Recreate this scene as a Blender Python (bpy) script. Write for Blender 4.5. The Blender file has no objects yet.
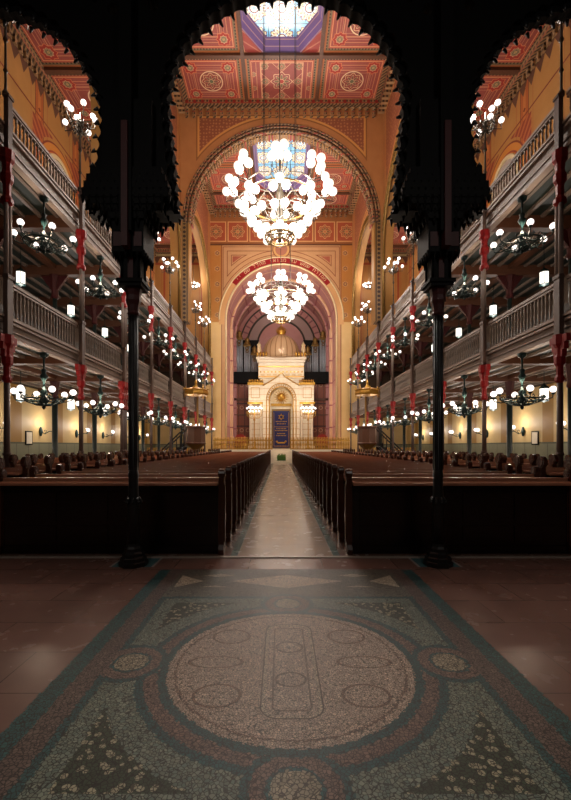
import bpy, bmesh, math, random
from mathutils import Vector, Matrix
random.seed(7)
PI = math.pi
SC = bpy.context.scene
COL = SC.collection

# ------------------------------------------------------------------ camera
CX, CY, F = 280.6, 446.0, 415.0          # principal point and focal length in pixels of the 571 x 800 frame
cam_d = bpy.data.cameras.new('camera')
cam = bpy.data.objects.new('camera', cam_d)
COL.objects.link(cam)
cam.location = (-0.061, 0.0, 1.40)
cam.rotation_euler = (PI / 2, 0, 0)
cam_d.sensor_fit = 'HORIZONTAL'
cam_d.sensor_width = 36.0
cam_d.lens = 36.0 * F / 571.0
cam_d.shift_x = (285.5 - CX) / 571.0
cam_d.shift_y = (CY - 400.0) / 571.0
cam_d.clip_start = 0.05
cam_d.clip_end = 300
SC.camera = cam

# ------------------------------------------------------------------ world, exposure
W = bpy.data.worlds.new('night')
SC.world = W
W.use_nodes = True
W.node_tree.nodes['Background'].inputs[0].default_value = (0.02, 0.03, 0.06, 1)
W.node_tree.nodes['Background'].inputs[1].default_value = 0.3
SC.view_settings.view_transform = 'Standard'
SC.view_settings.look = 'None'
SC.view_settings.gamma = 1.0
SC.view_settings.exposure = 1.28
SC.cycles.max_bounces = 8
SC.cycles.diffuse_bounces = 4
SC.cycles.glossy_bounces = 3
SC.cycles.sample_clamp_indirect = 4.0
SC.cycles.use_denoising = True

BIG_LAMP_W = 1250.0      # each of the two great chandeliers
GALLERY_LAMP_W = 26.0    # each gallery chandelier
CANDELABRUM_W = 40.0
LANTERN_W = 9.0
SCONCE_W = 12.0
ARK_LAMP_W = 32.0
SKY_GLASS = 0.27          # lit skylight glass
GLOBE_E = 0.46
VESTIBULE_W = 40.0  # each lamp added out of view behind the camera
LAMP_COL = (1.0, 0.89, 0.79)


# ------------------------------------------------------------------ node expressions
def lin(c):
    if isinstance(c, str):
        c = [int(c[i:i + 2], 16) / 255 for i in (0, 2, 4)]
    return tuple(((x / 12.92) if x <= 0.04045 else ((x + 0.055) / 1.055) ** 2.4) for x in c[:3]) + (1.0,)


class E:
    T = None

    def __init__(s, k):
        s.k = k

    @staticmethod
    def m(op, *a):
        n = E.T.nodes.new('ShaderNodeMath')
        n.operation = op
        for i, v in enumerate(a):
            if isinstance(v, E):
                E.T.links.new(v.k, n.inputs[i])
            else:
                n.inputs[i].default_value = float(v)
        return E(n.outputs[0])

    def __add__(s, o): return E.m('ADD', s, o)
    def __radd__(s, o): return E.m('ADD', o, s)
    def __sub__(s, o): return E.m('SUBTRACT', s, o)
    def __rsub__(s, o): return E.m('SUBTRACT', o, s)
    def __mul__(s, o): return E.m('MULTIPLY', s, o)
    def __rmul__(s, o): return E.m('MULTIPLY', o, s)
    def __truediv__(s, o): return E.m('DIVIDE', s, o)


def ab(a): return E.m('ABSOLUTE', a)
def mn(a, b): return E.m('MINIMUM', a, b)
def mx(a, b): return E.m('MAXIMUM', a, b)
def lt(a, b): return E.m('LESS_THAN', a, b)
def gt(a, b): return E.m('GREATER_THAN', a, b)
def sq(a): return E.m('SQRT', a)
def cs(a): return E.m('COSINE', a)
def fr(a): return E.m('FRACT', a)
def fl(a): return E.m('FLOOR', a)
def at2(a, b): return E.m('ARCTAN2', a, b)
def band(v, a, b): return gt(v, a) * lt(v, b)
def ln(x, y): return sq(x * x + y * y)
def inv(a): return 1.0 - a


def mix(f, a, b):
    """colour mix: a where f = 0, b where f = 1"""
    n = E.T.nodes.new('ShaderNodeMix')
    n.data_type = 'RGBA'
    for i, v in ((0, f), (6, a), (7, b)):
        if isinstance(v, E):
            E.T.links.new(v.k, n.inputs[i])
        elif i == 0:
            n.inputs[0].default_value = v
        else:
            n.inputs[i].default_value = lin(v)
    return E(n.outputs[2])


def coords(kind='Object'):
    t = E.T.nodes.new('ShaderNodeTexCoord')
    s = E.T.nodes.new('ShaderNodeSeparateXYZ')
    E.T.links.new(t.outputs[kind], s.inputs[0])
    return E(s.outputs[0]), E(s.outputs[1]), E(s.outputs[2]), t.outputs[kind]


def noise(scale, detail=3, vec=None, stretch=None):
    n = E.T.nodes.new('ShaderNodeTexNoise')
    n.inputs['Scale'].default_value = scale
    n.inputs['Detail'].default_value = detail
    if vec is None:
        vec = coords()[3]
    if stretch:
        mp = E.T.nodes.new('ShaderNodeMapping')
        mp.inputs['Scale'].default_value = stretch
        E.T.links.new(vec, mp.inputs[0])
        vec = mp.outputs[0]
    E.T.links.new(vec, n.inputs['Vector'])
    return E(n.outputs['Fac'])


def voronoi(scale, feature='F1', rnd=1.0, vec=None):
    n = E.T.nodes.new('ShaderNodeTexVoronoi')
    n.feature = feature
    n.inputs['Scale'].default_value = scale
    n.inputs['Randomness'].default_value = rnd
    E.T.links.new(vec if vec else coords()[3], n.inputs['Vector'])
    return n


def begin(name):
    m = bpy.data.materials.new(name)
    m.use_nodes = True
    E.T = m.node_tree
    return m, m.node_tree.nodes['Principled BSDF']


def fin(p, col, rough=0.5, metal=0.0, bump=None, bs=0.3, bd=0.01, spec=0.5):
    if isinstance(col, E):
        E.T.links.new(col.k, p.inputs['Base Color'])
    else:
        p.inputs['Base Color'].default_value = lin(col)
    if isinstance(rough, E):
        E.T.links.new(rough.k, p.inputs['Roughness'])
    else:
        p.inputs['Roughness'].default_value = rough
    p.inputs['Metallic'].default_value = metal
    p.inputs['Specular IOR Level'].default_value = spec
    if bump is not None:
        b = E.T.nodes.new('ShaderNodeBump')
        b.inputs['Strength'].default_value = bs
        b.inputs['Distance'].default_value = bd
        E.T.links.new(bump.k, b.inputs['Height'])
        E.T.links.new(b.outputs[0], p.inputs['Normal'])


MAT = {}


def simple(name, c1, c2=None, rough=0.5, metal=0.0, scale=6.0, stretch=None, spec=0.5, bs=0.15):
    m, p = begin(name)
    n = noise(scale, 4, stretch=stretch)
    col = mix(n, c1, c2 or c1)
    fin(p, col, rough, metal, bump=n, bs=bs, bd=0.005, spec=spec)
    MAT[name] = m
    return m


def emissive(name, col, strength, base='ffffff'):
    m, p = begin(name)
    p.inputs['Base Color'].default_value = lin(base)
    p.inputs['Roughness'].default_value = 0.3
    p.inputs['Emission Color'].default_value = tuple(col) + (1,)
    p.inputs['Emission Strength'].default_value = strength
    MAT[name] = m
    return m


simple('black_iron', '0b0b0c', '141313', 0.42, 0.0, 20)
simple('black_wood', '030303', '060404', 0.6, 0.0, 8, spec=0.15)
simple('gallery_wall', '4d3c2e', '3a2d24', 0.6, 0.0, 3)
simple('rake_dark', '2e221b', '1f1713', 0.6, 0.0, 3)
simple('dark_red_paint', '4a0f10', '360a0b', 0.55, 0.0, 8)
simple('red_paint', 'a5141b', '7d0e14', 0.45, 0.0, 12)
simple('column_brown', '5f4a41', '4a3932', 0.5, 0.0, 6)
simple('column_grey', '8b7c74', '766860', 0.5, 0.0, 6)
simple('fascia_grey', '8a7b72', '73655d', 0.5, 0.0, 5, stretch=(1, 1, 4))
simple('fascia_light', '9d8c82', '84756c', 0.45, 0.0, 5)
simple('baluster_grey', 'a89a8e', '8f8378', 0.45, 0.0, 9)
simple('beam_brown', '6e4630', '4c2f22', 0.5, 0.0, 5, stretch=(1, 6, 6))
simple('deck_green', '2b3732', '1d2624', 0.5, 0.0, 3)
simple('joist_light', '8d7d72', '6b5d55', 0.45, 0.0, 6)
simple('green_iron', '223f40', '152b2b', 0.4, 0.2, 25)
simple('dark_green_paint', '22302e', '182220', 0.5, 0.0, 8)
simple('bronze_iron', '4f4638', '332c22', 0.4, 0.4, 25)
simple('gilt', 'd8a94a', 'a8782b', 0.32, 0.65, 14)
simple('old_gold', '9c7a3c', '6a4e24', 0.4, 0.5, 14)
simple('white_stone', 'f6ecd6', 'e8dabc', 0.45, 0.0, 9)
simple('cream_stone', 'e6d3a8', 'cdb383', 0.45, 0.0, 9)
simple('pew_dark', '160a06', '0d0503', 0.26, 0.0, 10, stretch=(1, 1, 6))  # dark stain, colour deepened so the pew backs look unlit
simple('pew_end', '4c2616', '2f170e', 0.25, 0.0, 10, stretch=(1, 1, 6))
simple('pew_top', 'b87c5e', '94604a', 0.2, 0.0, 6, stretch=(1, 8, 8))
simple('organ_pipe', 'c0cad2', '9aa6b2', 0.35, 0.15, 5)
simple('chain_dark', '2a2420', '2a2420', 0.5, 0.3, 5)
simple('hedge_green', '2f5a14', '4d7a1c', 0.7, 0.0, 30)
simple('plain_dark', '2a1d18', '201611', 0.6, 0.0, 3)
simple('sill_stone', 'b5a598', '9c8c80', 0.35, 0.0, 9)
simple('crimson_velvet', 'a32a1c', '7d1c14', 0.7, 0.0, 9)
emissive('globe_glass', (1.0, 0.93, 0.80), GLOBE_E)
emissive('small_globe_glass', (1.0, 0.88, 0.82), GLOBE_E * 1.5)
emissive('lantern_glass', (1.0, 0.92, 0.80), 0.85)


# mosaic and hall floor ------------------------------------------------------
def floor_mat():
    m, p = begin('floor_stone')
    X, Y, Z, V = coords()
    vo = voronoi(40.0, 'DISTANCE_TO_EDGE')
    disc = lt(ln(X, Y - 2.69), 0.80)
    for nd in (vo,):
        E.T.links.new((54.0 + disc * 18.0).k, nd.inputs['Scale'])
    grout = lt(E(vo.outputs['Distance']), 0.085)
    vc = voronoi(40.0, 'F1')
    E.T.links.new((54.0 + disc * 18.0).k, vc.inputs['Scale'])
    cell = E(vc.outputs['Color'])
    sep = E.T.nodes.new('ShaderNodeSeparateColor')
    E.T.links.new(vc.outputs['Color'], sep.inputs[0])
    rnd = E(sep.outputs[0])
    rnd2 = E(sep.outputs[1])
    yc = Y - 2.69
    a = ab(X)
    # jitter edges with the tessera cell so the borders look laid
    jit = (rnd - 0.5) * 0.016
    r = ln(X, yc) + jit
    rm1 = ln(a - 1.03, yc) + jit                      # medallions left and right
    rm2 = ln(X, ab(yc) - 1.00) + jit                  # medallions near and far
    ax = a + jit
    teal, pink, beige, green, lightg = '2f6263', '7c675f', '9a8170', '4a5a4c', '7b8574'
    col = mix(rnd, '6f857b', '98a390')
    # corner panels: light green border with a dark triangle of petals
    u = a
    w = ab(yc)
    petal = voronoi(24.0, 'F1')
    pet = lt(E(petal.outputs['Distance']), 0.40)
    tri = gt(r, 1.10) * lt(ax, 1.00) * lt(w, 1.02)
    col = mix(tri, col, mix(pet, '3e4f3c', 'bdb89a'))
    # band beyond the square
    beyond = gt(w, 1.16)
    strip = mix(rnd, '6c6a60', '86806f')
    col = mix(beyond, col, strip)
    # far strip with lozenges
    y3 = ab(Y - 4.30)
    loz = lt(a * 0.36 + y3, 0.21)
    col = mix(gt(Y, 4.0) * loz, col, 'e0cbb0')
    tri2 = band(a, 0.86, 1.12) * lt(y3, (a - 0.86) * 0.75)
    col = mix(gt(Y, 4.12) * tri2, col, 'e6d8bd')
    tri3 = lt(ab(a - 0.72) * 0.8 + ab(y3 - 0.19) * 2.6, 0.14)
    col = mix(gt(Y, 4.12) * tri3, col, 'd0bfa2')
    # square frame lines
    fr1 = band(ax, 1.115, 1.165) * lt(w, 1.17)
    fr2 = band(w + jit, 1.12, 1.17) * lt(ax, 1.165)
    col = mix(mn(fr1 + fr2, 1.0), col, teal)
    # circle
    col = mix(lt(r, 0.955), col, teal)
    col = mix(lt(r, 0.905), col, mix(rnd, pink, '9c8074'))
    # pink collars join circle and medallions
    for q in (rm1, rm2):
        col = mix(lt(q, 0.235) * gt(r, 0.80), col, teal)
        col = mix(lt(q, 0.195) * gt(r, 0.80), col, mix(rnd, pink, '9c8074'))
        col = mix(lt(q, 0.125), col, teal)
        col = mix(lt(q, 0.105), col, mix(rnd, 'a49c84', 'c8ba9e'))
    col = mix(lt(r, 0.825), col, teal)
    field = mix(rnd, 'c4a894', 'f0d8c0')
    col = mix(lt(r, 0.772), col, field)
    # concentric faint rings, loops and central cartouche
    col = mix(band(r, 0.715, 0.728), col, '8d6f5e')
    loop = ab(ln(a - 0.48, yc * 2.4) - 0.17)
    col = mix(lt(loop, 0.012) * lt(r, 0.76), col, '987562')
    loop2 = ab(ln((a - 0.42) * 1.3, (ab(yc) - 0.36) * 1.6) - 0.17)
    col = mix(lt(loop2, 0.012) * lt(r, 0.76), col, '987562')
    sx_, sy_ = mx(a - 0.07, 0.0), mx(ab(yc) - 0.46, 0.0)
    car = ln(sx_, sy_)
    col = mix(band(car, 0.075, 0.095) * lt(r, 0.76), col, 'dfcbb0')
    col = mix(band(car, 0.095, 0.104) * lt(r, 0.76), col, '6d5244')
    col = mix(band(car, 0.03, 0.04) * lt(r, 0.76), col, '8d6f5e')
    col = mix(lt(ab(ln(X, (ab(yc) - 0.2) * 1.2) - 0.09), 0.008), col, '8d6f5e')
    # outer border
    col = mix(band(ax, 1.165, 1.30), col, mix(rnd, '6d5a53', '836e65'))
    far = gt(Y, 4.68)
    col = mix(band(ax, 1.30, 1.42) * inv(far), col, mix(rnd, '1f5558', '2c6c6c'))
    col = mix(far * lt(ax, 1.42), col, mix(rnd, '6d5a53', '836e65'))
    mosaic = mix(grout * 0.85, col, '191410')
    mosaic = mix(rnd2 * 0.35, mosaic, '2a211b')
    inm = lt(ax, 1.42) * lt(Y, 4.72)
    # red stone slabs beside it
    br = E.T.nodes.new('ShaderNodeTexBrick')
    E.T.links.new(V, br.inputs['Vector'])
    br.inputs['Scale'].default_value = 1.0
    br.inputs['Brick Width'].default_value = 0.86
    br.inputs['Row Height'].default_value = 0.47
    br.inputs['Mortar Size'].default_value = 0.004
    br.inputs['Color1'].default_value = lin('836158')
    br.inputs['Color2'].default_value = lin('70534c')
    br.inputs['Mortar'].default_value = lin('16100e')
    nz = noise(5.0, 6)
    slab = mix(nz * 0.6, E(br.outputs['Color']), '94705f')
    c = mix(inm, slab, mosaic)
    # blue triangles by the screen columns
    bx = ab(a - 1.79)
    patch = lt(bx, 0.25) * gt(Y, 4.80)
    c = mix(patch, c, '4f7478')
    c = mix(band(bx, 0.23, 0.26) * gt(Y, 4.80), c, 'a39a94')
    # hall beyond the sill: pale aisle slabs with a green border
    fy = fr(Y / 0.62)
    seam = lt(ab(fy - 0.5), 0.012)
    n2 = noise(2.2, 5)
    ais = mix(n2, 'b29c86', '86705c')
    ais = mix(seam * 0.6, ais, '5a483c')
    rowr = noise(1.0, 0, stretch=(0.2, 1.6, 1))
    ais = mix(rowr * 0.25, ais, '7d5f4c')
    ais = mix(band(a, 0.60, 0.70), ais, '4b5f56')
    ais = mix(band(a, 0.60, 0.612), ais, '9c9484')
    ais = mix(gt(a, 0.70), ais, '6b5246')
    c = mix(gt(Y, 5.30), c, ais)
    c = mix(gt(a, 3.6) * gt(Y, 5.3), c, '6a4f3e')
    rough = 0.20 + inm * 0.22 + nz * 0.12
    h = inm * grout * -1.0
    fin(p, c, rough, 0.0, bump=h + nz * 0.15, bs=0.25, bd=0.004, spec=0.36)
    return m


MAT['floor'] = floor_mat()


# patterned coffers -----------------------------------------------------------
def rosette(col, u, v, R, n, c_field, c_line, c_petal, c_core):
    r = ln(u, v)
    an = at2(u, v)
    pet = cs(an * n)
    edge = r - (R * 0.90 + pet * (R * 0.10))
    col = mix(lt(edge, 0.0), col, c_line)
    col = mix(lt(edge, -0.045 * R - 0.02), col, c_field)
    e2 = r - (R * 0.55 + pet * (R * 0.20))
    col = mix(lt(e2, 0.0), col, c_line)
    col = mix(lt(e2, -0.05 * R - 0.012), col, c_petal)
    col = mix(lt(r, R * 0.26), col, c_line)
    col = mix(lt(r, R * 0.20), col, c_core)
    return col


def coffer_mat(name, hw, hh, style=0):
    m, p = begin(name)
    u, v, z, V = coords('UV')
    d = mn(hw - ab(u), hh - ab(v))
    n = noise(9.0, 3, vec=V)
    col = mix(n, 'a45248', '8c423c')
    # inner lattice
    if style == 1:
        k = 0.62
        la = mn(ab(fr((u + v) * (0.5 / k)) - 0.5), ab(fr((u - v) * (0.5 / k)) - 0.5))
        inside = lt(ab(u), 1.15) * lt(ab(v), 1.15)
        col = mix(lt(la, 0.018) * inside, col, 'd9a27c')
        col = mix(band(mx(ab(u), ab(v)), 1.13, 1.20), col, 'd9a27c')
        col = rosette(col, u, v, 0.62, 8, '96504a', 'e0b48c', '7d6a4c', 'b6433a')
        for sx in (0.0, 0.95):
            col = rosette(col, ab(u) - 0.95, ab(v) - sx, 0.24, 8, '7c5a44', 'd9a27c', '6b7052', 'a8443a')
        col = rosette(col, u, ab(v) - 0.95, 0.24, 8, '7c5a44', 'd9a27c', '6b7052', 'a8443a')
        side = ab(u) - 1.58
        col = mix(lt(ab(ab(side) - 0.16), 0.018), col, 'cf8a66')
        col = rosette(col, side, fr(v / 0.9) * 0.9 - 0.45, 0.17, 6, '7c5a44', 'd9a27c', '6b7052', 'a8443a')
    else:
        col = mix(band(d, 0.62, 0.66), col, 'cf8a66')
        cross = mn(ab(ab(u) - (hw - 1.0)), ab(ab(v) - (hh - 0.95)))
        col = mix(lt(cross, 0.022) * gt(d, 0.62), col, 'd08f6a')
        for fq in (0.80, 0.92, 1.12):
            col = mix(lt(ab(ab(u) + 0.0 - (hw - fq)), 0.012) * gt(d, 0.62), col, 'c98a70')
            col = mix(lt(ab(ab(v) - (hh - fq)), 0.012) * gt(d, 0.62), col, 'c98a70')
        rq = ln(u, v)
        col = mix(lt(rq, 0.66), col, '8f4a42')
        col = mix(band(rq, 0.60, 0.66), col, 'ecd2aa')
        col = rosette(col, u, v, 0.56, 8, '9c4a42', 'e3bd92', '86584a', '6b7052')
        ru, rv = ab(u) - (hw - 0.86), ab(v) - (hh - 0.80)
        dia = ab(ru) + ab(rv)
        sqd = mx(ab(ru), ab(rv))
        st = mn(dia * 0.72, sqd)
        col = mix(lt(st, 0.30), col, 'dc8050')
        col = mix(lt(st, 0.272), col, 'a8322a')
        col = rosette(col, ru, rv, 0.22, 8, '6d6a4c', 'e0b48c', '56624a', 'b0a060')
    # frames
    col = mix(lt(d, 0.46), col, 'b8573f')
    col = mix(band(d, 0.40, 0.43), col, 'e0a87a')
    col = mix(lt(d, 0.33), col, '7f6a4c')
    dots = lt(ln(fr(u / 0.16) - 0.5, fr(v / 0.16) - 0.5), 0.28)
    col = mix(lt(d, 0.33) * dots, col, '352e26')
    col = mix(lt(d, 0.19), col, 'b4673a')
    col = mix(lt(d, 0.05), col, '5f2c22')
    fin(p, col, 0.55)
    MAT[name] = m


NW = 5.95      # half width of the nave
coffer_mat('coffer_nave_side', 1.9, 1.655)
coffer_mat('coffer_nave_mid', 2.1, 1.655, 1)
coffer_mat('coffer_aisle', 2.15, 1.655)


def glass_mat():
    m, p = begin('skylight_glass')
    u, v, z, V = coords('UV')
    uu = fr(u / 1.36 + 0.5) * 1.36 - 0.68
    vv = fr(v / 1.50 + 0.5) * 1.50 - 0.75
    r = ln(uu, vv)
    an = at2(uu, vv)
    w8 = cs(an * 12.0)
    col = mix(noise(3.0, 2, vec=V), '6fb4dc', '9fd0ec')
    star = lt(r, 0.60 + w8 * 0.05)
    col = mix(star, col, 'f4eedd')
    col = mix(star * gt(w8, 0.45) * gt(r, 0.30), col, 'e7d9a8')
    col = mix(band(r, 0.22, 0.30), col, 'c8e2f2')
    col = mix(lt(r, 0.20), col, 'fff8e6')
    col = mix(lt(r, 0.08), col, '9ccbe8')
    lead = mn(ab(r - (0.60 + w8 * 0.05)), mn(ab(r - 0.40 - w8 * 0.09), ab(r - 0.21)))
    ld = lt(lead, 0.022)
    col = mix(ld, col, '7a1b22')
    spoke = lt(ab(fr(an * (12 / (2 * PI))) - 0.5), 0.05) * lt(r, 0.66) * gt(r, 0.1)
    dk = mx(spoke, mx(lt(ab(ab(uu) - 0.68), 0.018), lt(ab(ab(vv) - 0.75), 0.018)))
    col = mix(dk, col, '12141c')
    E.T.links.new(col.k, p.inputs['Emission Color'])
    p.inputs['Emission Strength'].default_value = SKY_GLASS
    fin(p, col, 0.2)
    MAT['skylight_glass'] = m


glass_mat()


def skylight_side():
    m, p = begin('skylight_frame')
    X, Y, Z, V = coords()
    n = noise(7.0)
    col = mix(n, '7660a4', '8d6f9e')
    k = lt(ab(fr(Z / 0.22) - 0.5), 0.08)
    col = mix(k, col, 'c9a4a8')
    fin(p, col, 0.5)
    MAT['skylight_frame'] = m


skylight_side()


def skylight_corner():
    m, p = begin('skylight_corner')
    u, v, z, V = coords('UV')
    d = v
    col = mix(noise(9, 3, vec=V), 'a8443a', '8e3530')
    s = lt(ab(fr((u + v) * 2.5) - 0.5), 0.08)
    col = mix(s, col, 'b8705a')
    col = mix(lt(u, 0.09), col, 'd9a27c')
    fin(p, col, 0.55)
    MAT['skylight_corner'] = m


skylight_corner()


# painted walls ---------------------------------------------------------------
def wall_mats():
    # outer side walls: ochre fields, red frames, period of one bay; cream and wainscot below the galleries
    for nm, axis in (('wall_ochre', 1), ('wall_ochre_end', 0)):
        m, p = begin(nm)
        X, Y, Z, V = coords()
        s = Y if axis == 1 else X
        n = noise(1.3, 6)
        col = mix(n, 'b9864c', 'a27038')
        if axis == 1:
            ph = fr((s - 8.9) / 3.31) * 3.31
            e = mn(ph, 3.31 - ph)
            col = mix(lt(e, 0.28), col, 'a8582a')
            col = mix(band(e, 0.28, 0.33), col, '6f2a18')
            col = mix(lt(e, 0.10), col, 'b9713a')
            dia = ab(e) + ab(fr(Z / 0.9) - 0.5) * 0.9
            col = mix(lt(dia, 0.10), col, '6f2a18')
            col = mix(band(e, 0.62, 0.65), col, 'a35a2a')
            # painted arch over the windows
            y1 = ab(s - 20.5)
            y2 = ab(s - 31.0)
            yy = mn(mn(y1, y2), ab(s - 10.0))
            rr = ln(yy, mx(Z - 14.3, 0.0))
            col = mix(lt(rr, 1.75) * gt(Z, 9.0), col, 'c47e36')
            col = mix(band(rr, 1.70, 1.78), col, '7a2f1c')
            col = mix(band(rr, 1.32, 1.40), col, '8f3a22')
            tri = lt(yy, 2.2) * gt(rr, 1.9) * band(Z, 14.9, 16.2)
            pat = lt(ab(fr((s + Z) * 2.2) - 0.5), 0.2)
            col = mix(tri * gt(yy + (Z - 14.3), 2.4), col, mix(pat, '8a3722', 'b0633c'))
            col = mix(band(Z, 16.35, 16.43) + 0.0, col, '7a2f1c')
        else:
            e = mn(ab(ab(s) - 6.9), ab(ab(s) - 10.2))
            col = mix(lt(e, 0.09), col, '9b4526')
            col = mix(band(e, 0.2, 0.24), col, 'a9602c')
            rr = ln(ab(s) - 8.55, Z - 13.6)
            col = mix(lt(rr, 0.6), col, 'a9552f')
            col = mix(band(Z, 17.2, 17.4), col, '9b4526')
        # spiky cresting under the cornice
        per = ab(fr(s / 0.62) - 0.5) * 2.0
        sp = lt((18.0 - Z) * 1.0, 0.15 + 0.55 * (1.0 - per))
        col = mix(sp, col, '5d3a2a')
        col = mix(band(Z, 17.95, 18.15), col, 'a89468')
        # gallery levels
        low = lt(Z, 8.0)
        cream = mix(n, 'd8bd84', 'c2a267')
        if axis == 1:
            ph2 = fr((s - 8.9 + 1.655) / 3.31) * 3.31
            pil = lt(mn(ph2, 3.31 - ph2), 0.36)
            cream = mix(pil, cream, 'a87c33')
        col = mix(low, col, cream)
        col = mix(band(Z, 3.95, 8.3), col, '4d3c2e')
        wain = lt(Z, 1.57)
        w2 = mix(noise(4.0), '75775c', '86856a')
        w2 = mix(lt(ab(fr(s / 0.8) - 0.5), 0.02), w2, '4d4e3c')
        w2 = mix(band(Z, 1.50, 1.57), w2, '54553f')
        col = mix(wain, col, w2)
        fin(p, col, 0.55)
        MAT[nm] = m


wall_mats()


def cornice_mat():
    m, p = begin('cornice_paint')
    X, Y, Z, V = coords()
    n = noise(3.0, 4)
    col = mix(n, 'a9835c', '8d6a48')
    a_ = fr((X + Y) / 0.21) - 0.5
    b_ = fr(Z / 0.21) - 0.5
    col = mix(lt(ln(a_, b_), 0.30), col, '4a3428')
    col = mix(lt(ab(fr(Z / 0.42) - 0.5), 0.06), col, '9c3c30')
    fin(p, col, 0.5)
    MAT['cornice_paint'] = m


cornice_mat()


def archwall_mat(name, axis, centers, zc, R, zt, hw=None):
    """painted masonry round arches: rings round the arch, framed spandrels"""
    m, p = begin(name)
    X, Y, Z, V = coords()
    s = Y if axis == 1 else X
    dist = None
    off = None
    for c in centers:
        q = ab(s - c)
        off = q if off is None else mn(off, q)
    zz = mx(Z - zc, 0.0)
    dist = ln(off, zz) - R
    an = at2(zz, off)
    n = noise(1.7, 5)
    col = mix(n, 'bd8450', 'a86e40')
    # spandrel panel
    edge = mn(zt - Z, (hw - off) if hw else (R + 0.4 - off))
    pan = gt(dist, 1.0) * gt(edge, 0.95)
    fl_ = voronoi(5.0, 'F1', 0.4)
    pcol = mix(lt(E(fl_.outputs['Distance']), 0.28), '8f5238', 'b57a50')
    pfr = gt(dist, 0.80) * gt(edge, 0.75)
    col = mix(pfr, col, '8d5a30')
    pfr2 = gt(dist, 0.88) * gt(edge, 0.83)
    col = mix(pfr2, col, 'cf9450')
    col = mix(pan, col, pcol)
    # rings
    ringd = lt(dist, 0.46)
    col = mix(ringd, col, '8a6a40')
    t = fr(an * (R / 0.26)) - 0.5
    tz = fr(Z / 0.26) - 0.5
    t = mix_f(gt(Z, zc), tz, t)
    dots = lt(ln(t, (dist - 0.30) * 3.6), 0.33)
    col = mix(band(dist, 0.18, 0.42) * dots, col, '3a241a')
    col = mix(band(dist, 0.10, 0.16), col, '33251c')
    col = mix(lt(dist, 0.08), col, 'a9793f')
    low = lt(Z, zc - 0.5)
    fin(p, col, 0.5)
    MAT[name] = m


def mix_f(f, a, b):
    return a + (b - a) * f


archwall_mat('wall_arcade', 1, (9.9, 20.46, 30.85), 12.9, 4.75, 22.3)
archwall_mat('wall_transverse', 0, (0.0,), 14.96, 5.62, 22.3, 5.95)


def chancel_mat():
    m, p = begin('wall_chancel')
    X, Y, Z, V = coords()
    a = ab(X)
    zc = 12.43
    zz = mx(Z - zc, 0.0)
    r = ln(a, zz)
    n = noise(1.7, 5)
    col = mix(n, 'd2a476', 'bf9062')
    # upper frieze of square panels
    up = gt(Z, 19.0)
    sx = fr(X / 1.9 + 0.5) * 1.9 - 0.95
    f1 = rosette(mix(n, 'b35a38', 'a04a30'), sx, Z - 20.1, 0.62, 8, 'a8603e', 'dcae74', '7d5a3a', 'c0794a')
    sqd = mx(ab(sx), ab(Z - 20.1))
    f1 = mix(band(sqd, 0.80, 0.88), f1, 'dcae74')
    f1 = mix(gt(sqd, 0.90), f1, '9a6236')
    col = mix(up, col, f1)
    col = mix(band(Z, 18.9, 19.05), col, '6a3d24')
    # side strips with roundels
    strip = gt(a, 5.22)
    sc = rosette(mix(n, 'c48846', 'b67a3a'), a - 5.58, fr(Z / 1.35) * 1.35 - 0.675, 0.25, 6, '8c4630', 'e0b884', '6b4a34', 'c79a5a')
    col = mix(strip * lt(Z, 18.9), col, sc)
    col = mix(strip * lt(Z, 12.2), col, mix(n, 'e3c084', 'd5ad6e'))
    col = mix(band(a, 5.16, 5.24) * lt(Z, 18.9), col, '8a4a2c')
    # nested frames down to the spandrel
    dd = mn(mn(5.1 - a, 18.8 - Z), r - 5.65)
    ins = gt(r, 5.45) * lt(a, 5.16) * lt(Z, 18.9) * gt(Z, zc)
    k = fr(dd / 0.36)
    col = mix(ins * lt(k, 0.16), col, '8a4a2c')
    marble = mix(noise(8.0, 6), 'b56a4e', '9a4a38')
    col = mix(ins * gt(dd, 0.85), col, marble)
    # roundel above the crown
    rr = ln(X, Z - 18.55)
    col = mix(lt(rr, 0.78), col, '8a4a2c')
    col = mix(lt(rr, 0.70), col, 'd9a868')
    col = mix(lt(rr, 0.52), col, 'b4745c')
    # archivolt
    col = mix(lt(r, 5.45) * gt(Z, 12.0), col, 'd3a06a')
    col = mix(lt(r, 4.95) * gt(Z, 12.0), col, 'c08a74')
    fin(p, col, 0.5)
    MAT['wall_chancel'] = m


chancel_mat()


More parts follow.
